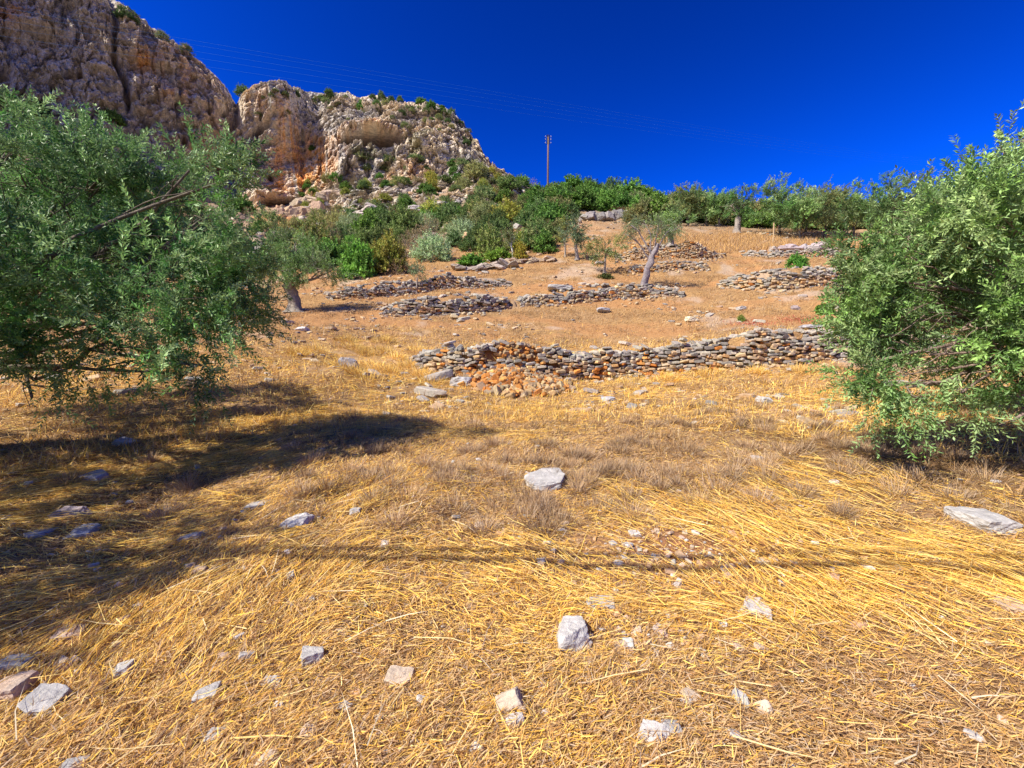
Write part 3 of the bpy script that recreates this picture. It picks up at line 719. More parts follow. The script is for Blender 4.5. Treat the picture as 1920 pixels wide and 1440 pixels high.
BROWN = np.array([[.44, .24, .09], [.54, .33, .15], [.36, .21, .10], [.66, .46, .24], [.54, .41, .28], [.70, .42, .13], [.64, .43, .20]])
def pick(pal, n, j=.12): return np.clip(pal[rng.integers(len(pal), size=n)] * rng.uniform(1 - j, 1 + j, (n, 1)), .02, 1)
BARE = march(1290, 1030, H_base); BARE2 = march(1200, 1190, H_base)
def bare(x, y):
    return np.maximum(np.exp(-(((x - BARE[0]) / 1.0) ** 2 + ((y - BARE[1]) / .38) ** 2)), .55 * np.exp(-(((x - BARE2[0]) / .3) ** 2 + ((y - BARE2[1]) / .16) ** 2)))
TUFTZ = march(1000, 910, H_base)
def flow(x, y):
    """lie of the flattened straw: combed towards the lower right on the right, swept up to the right on the left"""
    p = np.stack([x, y], 1)
    a = -.55 * sstep(.3, 2.0, x) + .55 * sstep(-.2, -1.6, x)
    return a + 1.5 * fbm(p * .55, 3, 401) + .5 * vnoise(p * 2.1, 403)
def golden(x, y):
    """0..1: how much pale long straw lies here"""
    p = np.stack([x, y], 1)
    g = .5 + .9 * fbm(p * np.array([.6, 1.1]), 3, 411)
    g += .55 * np.exp(-(((x - 2.4) / 1.7) ** 2 + ((y - 3.8) / 1.1) ** 2))          # the combed swathe on the right
    g += .35 * np.exp(-(((x + 2.6) / 1.6) ** 2 + ((y - 4.2) / 2.2) ** 2))
    g -= .55 * np.exp(-(((x - .6) / 1.9) ** 2 + ((y - 4.9) / .8) ** 2))
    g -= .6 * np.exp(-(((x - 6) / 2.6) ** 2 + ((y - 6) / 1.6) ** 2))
    return np.clip(g - .7 * bare(x, y), 0, 1)
# 1. crushed chaff and short bits, everywhere near
n = 330000; x, y = in_view_polar(n, 1.15, 9.5, 1.35)
litter_shade = np.exp(-(((x - 5.3) / 2.3) ** 2 + ((y - 5.4) / 1.5) ** 2) ** 1.5); k = rng.random(n) < (1 - .72 * bare(x, y)) * (1 - .5 * litter_shade); x, y, litter_shade = x[k], y[k], litter_shade[k]; n = len(x); r = np.hypot(x, y); g = golden(x, y)  # mask of leaf litter plus painted tree shade, thins and darkens the straw
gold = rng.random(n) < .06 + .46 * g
col = np.where(gold[:, None], pick(GOLD, n), pick(BROWN, n)) * (1 - .45 * litter_shade)[:, None]
yaw = np.where(rng.random(n) < .45, flow(x, y) + rng.normal(0, .5, n), rng.uniform(0, 6.283, n))
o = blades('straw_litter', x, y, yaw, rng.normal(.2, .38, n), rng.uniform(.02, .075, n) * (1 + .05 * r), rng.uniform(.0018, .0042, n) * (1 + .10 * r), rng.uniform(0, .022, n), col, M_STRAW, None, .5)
tag(o, 'crushed golden and brown straw litter covering the near field', 'straw', kind='stuff')
# 2. long stalks lying in swathes
n = 95000; x, y = in_view_polar(n, 1.2, 15, 1.25); g = golden(x, y); k = rng.random(n) < .12 + .95 * g ** 1.5; x, y, g = x[k], y[k], g[k]; n = len(x); r = np.hypot(x, y)
sw = sstep(2.2, 3.4, r)
lng = rng.uniform(.10, .26, n) * (.45 + .95 * sw * (.4 + g))
col = pick(GOLD, n); yaw = flow(x, y) + rng.normal(0, .22, n) + np.where(rng.random(n) < .5, math.pi, 0) + (rng.random(n) < .22 * (1 - .5 * sw)) * rng.uniform(-1.6, 1.6, n)
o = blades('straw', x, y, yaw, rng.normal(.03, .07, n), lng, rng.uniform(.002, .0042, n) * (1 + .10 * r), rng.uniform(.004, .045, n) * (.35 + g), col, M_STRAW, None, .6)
tag(o, 'long golden straw stalks lying in combed swathes', 'straw', kind='stuff')
# 3. tufts of short upright stubble
def tufts(name, cx, cy, rad, per, hmin, hmax, wid, pal, label, out=.9):
    m = len(cx); kk = np.repeat(np.arange(m), per); n = len(kk); a = rng.uniform(0, 6.283, n); q = np.sqrt(rng.random(n))
    x = cx[kk] + rad[kk] * q * np.cos(a); y = cy[kk] + rad[kk] * q * np.sin(a); r = np.hypot(x, y)
    tone = rng.uniform(.75, 1.15, m)[kk]
    o = blades(name, x, y, a + rng.normal(0, .6, n), np.clip(1.35 - out * q + rng.normal(0, .2, n), .15, 1.5), rng.uniform(hmin, hmax, n) * (1.1 - .4 * q), wid * rng.uniform(.7, 1.3, n) * (1 + .09 * r), np.zeros(n), pick(pal, n) * tone[:, None], M_DRY, None, .3)
    tag(o, label, 'dry grass', kind='stuff')
STUB = np.array([[.42, .26, .13], [.50, .34, .19], [.34, .22, .12], [.58, .41, .24], [.44, .34, .25]])
m = 520; cx = rng.uniform(-5, 8, m); cy = rng.uniform(3.3, 9.5, m)
pz = .75 * np.exp(-(((cx - TUFTZ[0]) / 2.6) ** 2 + ((cy - TUFTZ[1] - .3) / 1.25) ** 2)) + .06 + .3 * (cx > 2.5) * (cy > 5)
k = rng.random(m) < pz; cx, cy = cx[k], cy[k]
hand = [(765, 940, .15), (850, 960, .12), (935, 955, .17), (985, 975, .12), (1310, 945, .14), (1085, 915, .12), (1050, 985, .13), (1240, 890, .15), (1440, 905, .15), (1160, 850, .18), (930, 835, .18), (1290, 850, .18), (1470, 850, .2), (690, 905, .12), (740, 985, .1), (1600, 880, .22), (1720, 900, .2), (1650, 850, .2), (1760, 850, .22), (1850, 900, .2), (1800, 940, .16), (1680, 930, .15), (1620, 840, .18), (810, 905, .16), (890, 915, .14), (1000, 945, .13), (1120, 960, .15), (1200, 905, .14), (1350, 920, .16), (905, 1000, .1), (700, 940, .12), (1420, 945, .12), (1180, 940, .12), (640, 915, .1), (1380, 860, .2)]
hp = np.array([ground(a, b)[:2] for a, b, _ in hand])
cx = np.concatenate([cx, hp[:, 0]]); cy = np.concatenate([cy, hp[:, 1]])
rad = np.concatenate([rng.uniform(.05, .14, k.sum()), [h for *_, h in hand]])
tufts('stubble_tufts', cx, cy, rad * 1.1, 300, .09, .22, .0026, STUB, 'grey-brown upright stubble tufts across the middle of the field')
m = 3400; cx, cy = in_view_polar(m, 5.5, 46, 1.55, -.95, .95); kk = fbm(np.stack([cx, cy], 1) * .5, 3, 461) > -.15; cx, cy = cx[kk], cy[kk]; rr_ = np.hypot(cx, cy)
tufts('dry_grass_clumps', cx, cy, (.07 + .012 * rr_) * rng.uniform(.6, 1.5, len(cx)), 42, .08, .22, .0038, np.array([[.42, .25, .11], [.34, .21, .11], [.54, .34, .14], [.26, .17, .10], [.46, .34, .20]]), 'brown and straw-coloured grass clumps dotted over the terraces')
hp = np.array([ground(a, b)[:2] for a, b in [(665, 655), (690, 665), (715, 660), (740, 672), (760, 690), (700, 690), (730, 700), (670, 700), (790, 705), (650, 640), (810, 720), (600, 660), (560, 665), (780, 660), (720, 640), (640, 690), (690, 715), (1250, 712), (1330, 705), (1420, 700), (1180, 722), (1500, 700), (1060, 728)]])
tufts('tall_straw_tufts', hp[:, 0], hp[:, 1], rng.uniform(.3, .6, len(hp)), 420, .15, .42, .0032, GOLD[[0, 3, 4, 5]] * .9, 'long pale grass arching over the mound left of the long wall and along its foot', out=1.1)
# 4. dry grass carpet from the middle of the field to the crest
n = 300000; x, y = in_view_polar(n, 7.5, 62, 1.7, -1.0, 1.0); p = np.stack([x, y], 1); r = np.hypot(x, y)
dens = .35 + .65 * sstep(-.35, .3, fbm(p * np.array([.5, 1.0]), 4, 431)); dens *= 1 - .75 * sstep(.2, .45, fbm(p * .55, 4, 73)); dens *= 1 - .62 * sstep(-.12, .2, fbm(p * np.array([.25, .7]), 4, 71)) * sstep(15, 20, r)
k = rng.random(n) < dens; x, y, r, p = x[k], y[k], r[k], p[k]; n = len(x)
g = sstep(-.3, .4, fbm(p * .4, 3, 441)) * (1 - .35 * sstep(17, 24, r)); gold = rng.random(n) < .25 + .5 * g
RUST = np.array([[.50, .26, .10], [.56, .35, .16], [.38, .22, .11], [.52, .37, .22], [.62, .40, .17], [.30, .19, .11]])
colr = np.where((rng.random(n) < sstep(16, 22, r))[:, None], pick(RUST, n), np.where(gold[:, None], pick(GOLD, n), pick(BROWN, n)))
flat = rng.random(n) < .6
o = blades('dry_grass', x, y, np.where(flat, rng.normal(0, .6, n), rng.uniform(0, 6.283, n)), np.where(flat, rng.normal(.15, .15, n), rng.uniform(.4, 1.4, n)), rng.uniform(.06, .2, n) * (1 + .018 * r), rng.uniform(.003, .006, n) * (1 + .09 * r), rng.uniform(0, .02, n), colr, M_DRY, None, .35)
tag(o, 'dry orange-brown grass covering the terraces', 'dry grass', kind='stuff')
# taller golden grass on the top terrace
n = 26000; g0 = march(1400, 455, H_base); x = g0[0] + rng.normal(0, 6, n); y = g0[1] + rng.uniform(-5, 4, n)
o = blades('tall_dry_grass', x, y, rng.uniform(0, 6.28, n), rng.uniform(.8, 1.5, n), rng.uniform(.2, .55, n), rng.uniform(.015, .03, n), np.zeros(n), pick(np.array([[.66, .41, .15], [.54, .33, .13], [.42, .28, .17]]), n), M_DRY, None, .3)
tag(o, 'taller golden grass on the highest terrace', 'dry grass', kind='stuff')
# red ground weeds
n = 420; A_ = []
for (px, py, sx_) in [(1408, 607, 1.0), (1500, 600, 1.3)]:
    g0 = ground(px, py); A_.append(np.stack([g0[0] + rng.normal(0, sx_ * .45, n), g0[1] + rng.normal(0, .4, n)], 1))
q = np.concatenate(A_); n = len(q)
o = blades('red_weeds', q[:, 0], q[:, 1], rng.uniform(0, 6.28, n), rng.uniform(.2, 1.2, n), rng.uniform(.04, .12, n), np.full(n, .02), np.zeros(n), pick(np.array([[.42, .10, .07], [.36, .08, .06], [.5, .17, .09]]), n), M_DRY, None, .3)
tag(o, 'dark red creeping weeds on the terrace above the long wall', 'weeds', kind='stuff')
# pebbles
A = Acc(); n = 5200; x, y = in_view_polar(n, 1.2, 12, 1.2)
pr = .22 + bare(x, y) * 1.0 + .5 * np.exp(-(((x + 2.6) / 1.3) ** 2 + ((y - 2.9) / 1.4) ** 2)); k = rng.random(n) < pr; x, y = x[k], y[k]
xb = np.concatenate([x, BARE[0] + rng.normal(0, .7, 230), BARE2[0] + rng.normal(0, .18, 70)]); yb = np.concatenate([y, BARE[1] + rng.normal(0, .22, 230), BARE2[1] + rng.normal(0, .08, 70)]); zb = H(xb, yb)
for i in range(len(xb)):
    sz = min(.006 + rng.exponential(.007), .034); V, Fc = RP1[i % 10] if sz < .014 else RP2[i % 14]
    c_ = [WHT, PGR, BEI, PNK, (.5, .33, .2)][rng.integers(5)]
    A.add(V * np.array([sz * 1.3, sz, sz * .6]) @ rot(rng.uniform(0, 6.3), rng.normal(0, .3), rng.normal(0, .3)).T + np.array([xb[i], yb[i], zb[i] + sz * .35]), [Fc], jit(c_))
n = 9000; x, y = in_view_polar(n, 8, 60, 1.3); pk = sstep(-.1, .4, fbm(np.stack([x, y], 1) * .5, 3, 451)) > rng.random(n) * .9; x, y = x[pk], y[pk]; z = H(x, y)
for i in range(len(x)):
    sz = (.015 + rng.exponential(.018)) * (1 + .045 * math.hypot(x[i], y[i])); V, Fc = RP2[i % 14]; c_ = (GREYS + OCHRES)[rng.integers(10)]
    A.add(V * np.array([sz * 1.5, sz, sz * .55]) @ rot(rng.uniform(0, 6.3), rng.normal(0, .2), rng.normal(0, .2)).T + np.array([x[i], y[i], z[i] + sz * .2]), [Fc], jit(c_))
o = A.build('gravel', M_STONE); tag(o, 'small pale pebbles and chips strewn through the straw', 'gravel', kind='stuff')
# long single stalks of reed-pale straw in front
n = 420; x, y = in_view_polar(n, 1.3, 4.5, 1.2)
o = blades('pale_stalks', x, y, rng.uniform(0, 6.283, n), rng.normal(.02, .05, n), rng.uniform(.15, .42, n), rng.uniform(.0035, .006, n), rng.uniform(.015, .05, n), pick(np.array([[.9, .72, .36], [.88, .62, .22], [.9, .8, .55]]), n), M_STRAW, None, .5)
tag(o, 'thick pale single stalks lying on top of the litter', 'straw', kind='stuff')

# ------------------------------------------------------------------ trees and shrubs
def tube(A, pts, rad, sides=7, col=(.3, .25, .2), wob=0.0, seed=0):
    pts = np.asarray(pts, float); n = len(pts); T = np.gradient(pts, axis=0); T /= np.linalg.norm(T, axis=1)[:, None] + 1e-9
    ref = np.array([0, 0, 1.0]) if abs(T[0, 2]) < .9 else np.array([1.0, 0, 0]); V = []
    a = np.arange(sides) / sides * 2 * math.pi
    for i in range(n):
        u = np.cross(T[i], ref); u /= np.linalg.norm(u) + 1e-9; v = np.cross(T[i], u)
        ring = pts[i] + rad[i] * (np.cos(a)[:, None] * u + np.sin(a)[:, None] * v)
        if wob: ring = pts[i] + (ring - pts[i]) * (1 + wob * (.6 * fbm(ring * 5 + seed, 3, 3) + .5 * np.sin(a * 3 + i * .35 + seed))[:, None])
        V.append(ring)
    V = np.concatenate(V + [pts[-1:]]); i, j = np.meshgrid(np.arange(n - 1), np.arange(sides), indexing='ij')
    b = i * sides + j; c_ = i * sides + (j + 1) % sides
    Fq = np.stack([b, c_, c_ + sides, b + sides], -1).reshape(-1, 4)
    j = np.arange(sides); cap = np.stack([(n - 1) * sides + j, (n - 1) * sides + (j + 1) % sides, np.full(sides, n * sides)], 1)
    A.add(V, [Fq, cap], col)
def curve(a, b, sag=.1, n=9, seed=None, amp=.12):
    a, b = np.asarray(a, float), np.asarray(b, float); t = np.linspace(0, 1, n)[:, None]; Ld = np.linalg.norm(b - a)
    p = a * (1 - t) + b * t; p[:, 2] += sag * Ld * np.sin(t[:, 0] * math.pi)
    w_ = np.stack([np.interp(t[:, 0], np.linspace(0, 1, 5), np.concatenate([[0], rng.normal(0, amp * Ld * .5, 3), [0]])) for _ in range(3)], 1)
    return p + w_
def shoots(P0, D, Lr, K, leaf, wide, tint, A, droop=.15, spread=.95, tone=.2, hueshift=True, twig=None):
    """leafy shoots: K leaves along each, in opposite pairs"""
    M = len(P0); D = D / (np.linalg.norm(D, axis=1)[:, None] + 1e-9); Ls = rng.uniform(Lr[0], Lr[1], M)
    bend = rng.normal(0, .25, (M, 3)) + np.array([0, 0, -droop])
    t = np.repeat(np.linspace(.08, 1, K // 2), 2)[None, :]
    pos = P0[:, None] + D[:, None] * (Ls[:, None] * t)[..., None] + bend[:, None] * (Ls[:, None] * t ** 2 * .5)[..., None]
    u = np.cross(D, rng.normal(size=(M, 3))); u /= np.linalg.norm(u, axis=1)[:, None] + 1e-9; v = np.cross(D, u)
    ang = (np.arange(K) // 2) * (math.pi / 2) + (np.arange(K) % 2) * math.pi
    ang = ang[None] + rng.normal(0, .35, (M, K)); sd_ = np.cos(ang)[..., None] * u[:, None] + np.sin(ang)[..., None] * v[:, None]
    dirs = D[:, None] * rng.uniform(.45, 1.1, (M, K))[..., None] + sd_ * spread + rng.normal(0, .18, (M, K, 3)); dirs /= np.linalg.norm(dirs, axis=2)[..., None]
    Lf = (leaf * rng.uniform(.7, 1.2, (M, K)) * (1 - .35 * t))[..., None]
    nn = np.cross(dirs, rng.normal(size=(M, K, 3))); nn /= np.linalg.norm(nn, axis=2)[..., None] + 1e-9
    side = np.cross(dirs, D[:, None] + .5 * rng.normal(size=(M, K, 3))); side /= np.linalg.norm(side, axis=2)[..., None] + 1e-9
    wv = side * (wide * rng.uniform(.8, 1.2, (M, K)))[..., None] * .5
    up = np.cross(side, dirs) * Lf * .06
    V = np.stack([pos, pos + dirs * Lf * .5 + wv + up, pos + dirs * Lf, pos + dirs * Lf * .5 - wv + up], 2).reshape(-1, 3)
    n = M * K; i = np.arange(n)[:, None] * 4
    tn = np.repeat(rng.uniform(1 - tone, 1 + tone, M), K) * rng.uniform(.7, 1.35, n)
    tt = tint if np.ndim(tint) == 2 else np.broadcast_to(np.asarray(tint), (M, 3)); c = np.repeat(tt, K, 0) * tn[:, None]
    tipc = np.tile(t[0], M)[:, None] * .25; c = c * (1 - tipc) + c * np.array([1.25, 1.18, 1.1]) * tipc
    A.add(V, [i + np.array([0, 1, 2]), i + np.array([0, 2, 3])], np.repeat(np.clip(c, .005, 1), 4, 0))
    if twig is not None:
        # thin triangular stem ribbon per shoot
        e = P0 + D * Ls[:, None] + bend * Ls[:, None] * .5; m_ = P0 + D * Ls[:, None] * .5 + bend * Ls[:, None] * .125
        w_ = u * twig; Vt = np.stack([P0 - w_, P0 + w_, m_ + w_ * .7, m_ - w_ * .7, e], 1).reshape(-1, 3); i = np.arange(M)[:, None] * 5
        A.add(Vt, [i + np.array([0, 1, 2, 3]), i + np.array([3, 2, 4])], (.20, .19, .12))

def olive_tree(name, label, group, base, trunk, fork, blobs, n_shoots, leaf, wide, Lr, K, tints, twig=.002, bark=(.30, .27, .25), trunk_r=.16, gap=.05, inner=.55, color=(1, 1, 1, 1), sub=9, limb_r=.35, droop=.15, kids=7, lump=1.3):
    """base: ground point; trunk: list of (x,y,z,r) offsets; fork index; blobs: (x,y,z,rx,ry,rz) relative to base, shoots fill them"""
    root = empty(name, base); tag(root, label, 'olive tree', group)
    T = np.array(trunk, float); wt = np.array([b_[6] if len(b_) > 6 else 1.0 for b_ in blobs]); B = np.array([b_[:6] for b_ in blobs], float)
    tt = np.linspace(0, 1, 22); path = np.stack([np.interp(tt, np.linspace(0, 1, len(T)), T[:, k]) for k in range(4)], 1)
    A = Acc(); tube(A, path[:, :3], path[:, 3] * (1 + .45 * np.exp(-np.arange(22) / 2.0)), 14, bark, .28, seed=len(blobs)); tr = A.build('trunk', M_BARK, root, True)
    A = Acc(); Lf = Acc(); ends = []; vol = np.prod(B[:, 3:6], 1) ** (2 / 3) * wt
    for b, wb in zip(B, wt):
        st = path[rng.integers(int(len(path) * .6), len(path)), :3] if T[-1, 2] > .6 else path[-1, :3]
        c0 = b[:3]; lp = curve(st, c0, .04, 10, amp=.07); r0 = T[-1, 3] * limb_r
        tube(A, lp, np.linspace(r0, r0 * .35, 10), 7, bark, .1)
        for k in range(sub if wb == 1 else 3):
            d = rng.normal(size=3); d[2] = d[2] * .8 + .25; d /= np.linalg.norm(d); e = c0 + d * b[3:6] * rng.uniform(.6, .95)
            s0 = lp[rng.integers(4, 10)]; bp = curve(s0, e, .06, 7, amp=.12); tube(A, bp, np.linspace(r0 * .3, r0 * .07, 7), 5, bark)
            ends.append(bp)
    A.build('branches', M_BARK, root, True)
    nb = (n_shoots * vol / vol.sum()).astype(int)
    for b, m, wb in zip(B, nb, wt):
        ps = 11; mc = max(3, int(m / ps * 1.5)); d = rng.normal(size=(mc, 3)); d /= np.linalg.norm(d, axis=1)[:, None]; rr = (inner + (1 - inner) * rng.random(mc)) ** .8
        rr *= 1 + .25 * vnoise(d * 2.1 + b[:3], 71)
        Pc = b[:3] + d * rr[:, None] * b[3:6] * .93
        keep = fbm((Pc + base) * lump, 2, 83) > -.30 + gap + (.14 if wb < 1 else 0); Pc, d = Pc[keep], d[keep]
        sel = rng.permutation(len(Pc))[:max(2, m // ps)]; Pc, d = Pc[sel], d[sel]
        Dc = d * .7 + np.array([0, 0, .4]) + rng.normal(0, .4, d.shape); low = d[:, 2] < -.1; Dc[low] += np.array([0, 0, -.85]); Dc /= np.linalg.norm(Dc, axis=1)[:, None]
        Pc = np.repeat(Pc, ps, 0); Dc = np.repeat(Dc, ps, 0); sl = Lr[1] * 1.25; cl_t = np.repeat(rng.uniform(.62, 1.4, len(d)), ps)
        P0 = Pc + Dc * (rng.uniform(-.6, .6, len(Pc)) * sl)[:, None] + rng.normal(0, .16 * sl, Pc.shape)
        D = Dc + rng.normal(0, .42, Dc.shape)
        ti = np.array(tints)[np.repeat(rng.integers(len(tints), size=len(d)), ps)] * cl_t[:, None]
        shoots(P0, D, Lr, K, leaf, wide, ti, Lf, droop=droop, twig=twig)
    lo = Lf.build('foliage', M_LEAF, root); lo.color = color
    for ch in (tr,): ch.color = (1, 1, 1, 1)
    return root

OL_D = [(.10, .25, .05), (.14, .32, .07), (.06, .17, .04), (.24, .42, .12), (.38, .55, .22)]
OL_G = [(.15, .28, .06), (.21, .35, .09), (.10, .20, .045), (.34, .47, .18)]
def px_blob(px, py, Y, rpx, rpy, base, ry=None, wt=1.0):
    """blob whose outline covers rpx x rpy picture px at depth Y, relative to base"""
    p = at(px, py, Y) - np.asarray(base); rx = rpx * Y / F; rz = rpy * Y / F
    return (p[0], p[1], p[2], rx, ry or (rx + rz) / 2, rz, wt)

# --- the two big olives that frame the view
b = np.array([-7.2, 5.4, 0]); b[2] = H(b[0], b[1])[0] - .05
bl = [px_blob(50, 350, 5.2, 120, 95, b, 1.1), px_blob(190, 375, 5.4, 115, 95, b, 1.0), px_blob(290, 400, 5.6, 90, 85, b, .9), px_blob(405, 480, 5.4, 70, 90, b, .7), px_blob(425, 338, 4.9, 40, 45, b, .3, 1.6), px_blob(355, 320, 5.0, 22, 34, b, .2, 1.4),
      px_blob(380, 410, 5.3, 65, 55, b, .5), px_blob(300, 510, 5.0, 130, 85, b, 1.0), px_blob(120, 480, 5.0, 140, 105, b, 1.1), px_blob(458, 550, 5.6, 42, 66, b, .5, 1.6), px_blob(380, 600, 4.8, 66, 60, b, .5, 1.4), px_blob(378, 685, 4.6, 40, 46, b, .3, 1.2), px_blob(330, 700, 4.6, 30, 30, b, .3, .7),
      px_blob(250, 620, 4.7, 70, 50, b, .6, .9), px_blob(60, 610, 4.6, 110, 55, b, .8, .95), px_blob(20, 700, 4.5, 70, 48, b, .6, .95), px_blob(130, 690, 4.7, 60, 38, b, .4, .6), px_blob(295, 665, 4.6, 45, 30, b, .3, .9), px_blob(30, 262, 5.4, 62, 42, b, .6), px_blob(240, 290, 5.5, 50, 22, b, .4), px_blob(60, 745, 4.5, 50, 22, b, .3, .6),
      (-.9, .2, 3.0, 1.5, 1.5, 1.0), (-1.4, -1.2, 2.6, 1.3, 1.3, 1.0), (.2, -2.3, 2.4, 1.2, 1.1, .9), (.3, 1.9, 2.8, 1.3, 1.2, 1.0), (-1.3, 1.6, 2.4, 1.2, 1.2, 1.0), (1.2, -1.6, 2.5, 1.0, .9, .7)]
olive_tree('olive_tree', 'big dark green olive tree filling the left edge, branches hanging to the straw', None, b,
           [(0, 0, 0, .30), (.1, .05, .5, .24), (.05, .1, 1.0, .22), (.25, .05, 1.5, .18)], 1, bl, 9800, .078, .0185, (.16, .34), 22, OL_D, droop=.2, bark=(.17, .14, .11), sub=10, gap=.12, limb_r=.2, color=(.84, .86, .88, 1))
b2 = np.array([7.6, 5.3, 0]); b2[2] = H(b2[0], b2[1])[0] - .05
bl = [px_blob(1862, 420, 4.7, 110, 100, b2, .9), px_blob(1752, 440, 5.0, 85, 80, b2, .8), px_blob(1700, 480, 5.2, 66, 70, b2, .6), px_blob(1675, 560, 5.1, 50, 55, b2, .5), px_blob(1772, 535, 4.9, 100, 60, b2, .8), px_blob(1892, 535, 4.6, 90, 70, b2, .8),
      px_blob(1652, 630, 4.8, 48, 60, b2, .4, 2.6), px_blob(1644, 676, 4.7, 42, 44, b2, .3, 3.2), px_blob(1654, 724, 4.6, 38, 46, b2, .3, 3.2), px_blob(1622, 520, 5.0, 30, 64, b2, .3, 2.4), px_blob(1742, 665, 4.7, 60, 34, b2, .4, .8), px_blob(1787, 691, 4.6, 60, 35, b2, .35, .9), px_blob(1872, 660, 4.5, 62, 55, b2, .5, .7), px_blob(1912, 741, 4.4, 45, 60, b2, .4, .9), px_blob(1802, 736, 4.5, 34, 24, b2, .2, .9), px_blob(1675, 430, 5.6, 50, 42, b2, .5),
      px_blob(1872, 345, 4.9, 60, 34, b2, .5), px_blob(1937, 320, 4.8, 50, 60, b2, .5), px_blob(1792, 380, 5.1, 60, 30, b2, .5), px_blob(1877, 275, 4.8, 14, 38, b2, .1, 1.3), px_blob(1917, 262, 4.8, 18, 34, b2, .1, 1.3),
      px_blob(1690, 600, 4.9, 60, 60, b2, .5), px_blob(1700, 726, 4.6, 50, 34, b2, .3, .8), px_blob(1800, 620, 4.7, 80, 50, b2, .5), px_blob(1890, 640, 4.6, 60, 60, b2, .5), px_blob(1895, 791, 4.2, 36, 30, b2, .25, .9),
      (.8, .3, 2.8, 1.5, 1.5, 1.0), (1.2, -1.3, 2.5, 1.3, 1.2, 1.0), (-.2, 1.9, 2.6, 1.3, 1.2, 1.0), (1.2, 1.6, 2.3, 1.1, 1.1, .9)]
olive_tree('olive_tree', 'big grey-green olive tree filling the right edge, arching bare branches low down', None, b2,
           [(0, 0, 0, .28), (-.1, .05, .5, .22), (.05, -.05, 1.0, .20), (-.2, 0, 1.45, .17)], 1, bl, 11800, .078, .0185, (.16, .34), 22, OL_G, droop=.2, sub=8, gap=.10, bark=(.30, .22, .18), limb_r=.2)
# tall thin sprays standing above the crowns belong to those crowns (foliage blobs above); olive behind the viewer's left, seen by its shadow
b3 = np.array([-5.6, 1.8, 0]); b3[2] = H(b3[0], b3[1])[0] - .05
olive_tree('olive_tree', 'olive tree just outside the left edge whose shadow crosses the lower left straw', None, b3,
           [(0, 0, 0, .24), (.1, 0, .6, .2), (0, .1, 1.3, .17)], 1, [(.1, 0, 2.6, 1.2, 1.2, .9), (.9, .3, 2.4, .9, .9, .7), (-.9, -.2, 2.5, 1.1, 1.1, .8), (.4, -.9, 2.3, .9, .8, .6)], 1900, .075, .02, (.2, .4), 20, OL_D, sub=6)

# --- single trees on the terraces
def crown(px, py, Y, spec, base): return [px_blob(px + a, py + b_, Y + c_, d, e, base) for a, b_, c_, d, e in spec]
g = ground(553, 584)
tb = g - np.array([0, 0, .05]); Y = g[1]; u_ = Y / F
olive_tree('olive_tree', 'rounded olive with thick leaning trunk between the big left tree and the stone walls', 'olive trees on the terraces', tb,
           [(0, 0, 0, 13 * u_), (0, 0, 15 * u_, 11 * u_), (-4 * u_, 0, 35 * u_, 9.5 * u_), (-10 * u_, 0, 52 * u_, 10 * u_)], 1,
           crown(545, 490, Y, [(-25, 5, 0, 38, 34), (10, -15, .2, 34, 30), (45, 8, 0, 36, 28), (75, 18, .3, 26, 18), (-50, 12, -.2, 24, 22), (0, 15, -.4, 30, 20), (18, 40, -.2, 16, 16)], tb), 1500, .10, .030, (.25, .5), 16, OL_G + [(.12, .16, .07)], twig=.004, bark=(.30, .26, .21), sub=7, gap=.1)
g = ground(1208, 543); tb = g - np.array([0, 0, .05]); Y = g[1]; u_ = Y / F
olive_tree('olive_tree', 'leaning gnarled olive with bare grey twisted trunk and thin crown on the middle slope', 'olive trees on the terraces', tb,
           [(0, 0, 0, 6.5 * u_), (-1 * u_, 0, 14 * u_, 5.5 * u_), (3 * u_, 0, 28 * u_, 6 * u_), (4 * u_, 0, 40 * u_, 5 * u_), (11 * u_, 0, 50 * u_, 6.2 * u_), (12 * u_, 0, 62 * u_, 4.5 * u_), (19 * u_, 0, 72 * u_, 5 * u_), (22 * u_, 0, 84 * u_, 3.5 * u_)], 1,
           crown(1235, 428, Y, [(-52, -6, 0, 20, 16), (-28, -14, .3, 22, 18), (0, -8, 0, 26, 22), (22, -2, 0, 22, 20), (-60, 12, 0, 12, 10)], tb), 520, .10, .026, (.3, .55), 14, [(.12, .14, .07), (.15, .17, .09), (.10, .13, .06)], twig=.006, bark=(.24, .21, .22), sub=5, gap=.2, limb_r=.5)
def small_olive(px, py, h, w_, label, lean=0, dens=420, tints=OL_G, th=3.0, Yadd=0, sub=5, tf=.35, bark=(.30, .26, .23), name='olive_tree', stems=1):
    g = ground(px, py); tb = g - np.array([0, 0, .05]); Y = g[1]; u_ = Y / F; k = h * u_
    cy = py - h * .66
    olive_tree(name, label, 'olive trees on the terraces', tb, [(0, 0, 0, th * u_ * 1.3), (lean * u_ * .3, 0, h * tf * .5 * u_, th * u_), (lean * u_, 0, h * tf * u_, th * u_ * .9)], 1,
               crown(px + lean, cy, Y, [(-w_ * .2, h * .03, .1, w_ * .32, h * .24), (w_ * .18, 0, -.1, w_ * .30, h * .27), (0, -h * .15, 0, w_ * .27, h * .2), (w_ * .02, h * .12, 0, w_ * .38, h * .17)], tb), dens, .09 + .0018 * Y, .03 + .0006 * Y, (.3, .55), 14, tints, twig=.006, sub=sub, gap=.12, bark=bark)
YG = [(.22, .22, .05), (.26, .25, .07), (.16, .18, .05)]
small_olive(781, 552, 62, 42, 'thin sapling with sparse pale leaves growing out of the upper left wall', 2, 110, [(.16, .19, .10), (.20, .22, .12)], 1.4, tf=.5)
small_olive(1257, 461, 62, 84, 'full round olive standing on the terrace right behind the leaning bare-trunked one', 0, 520, OL_G, 5)
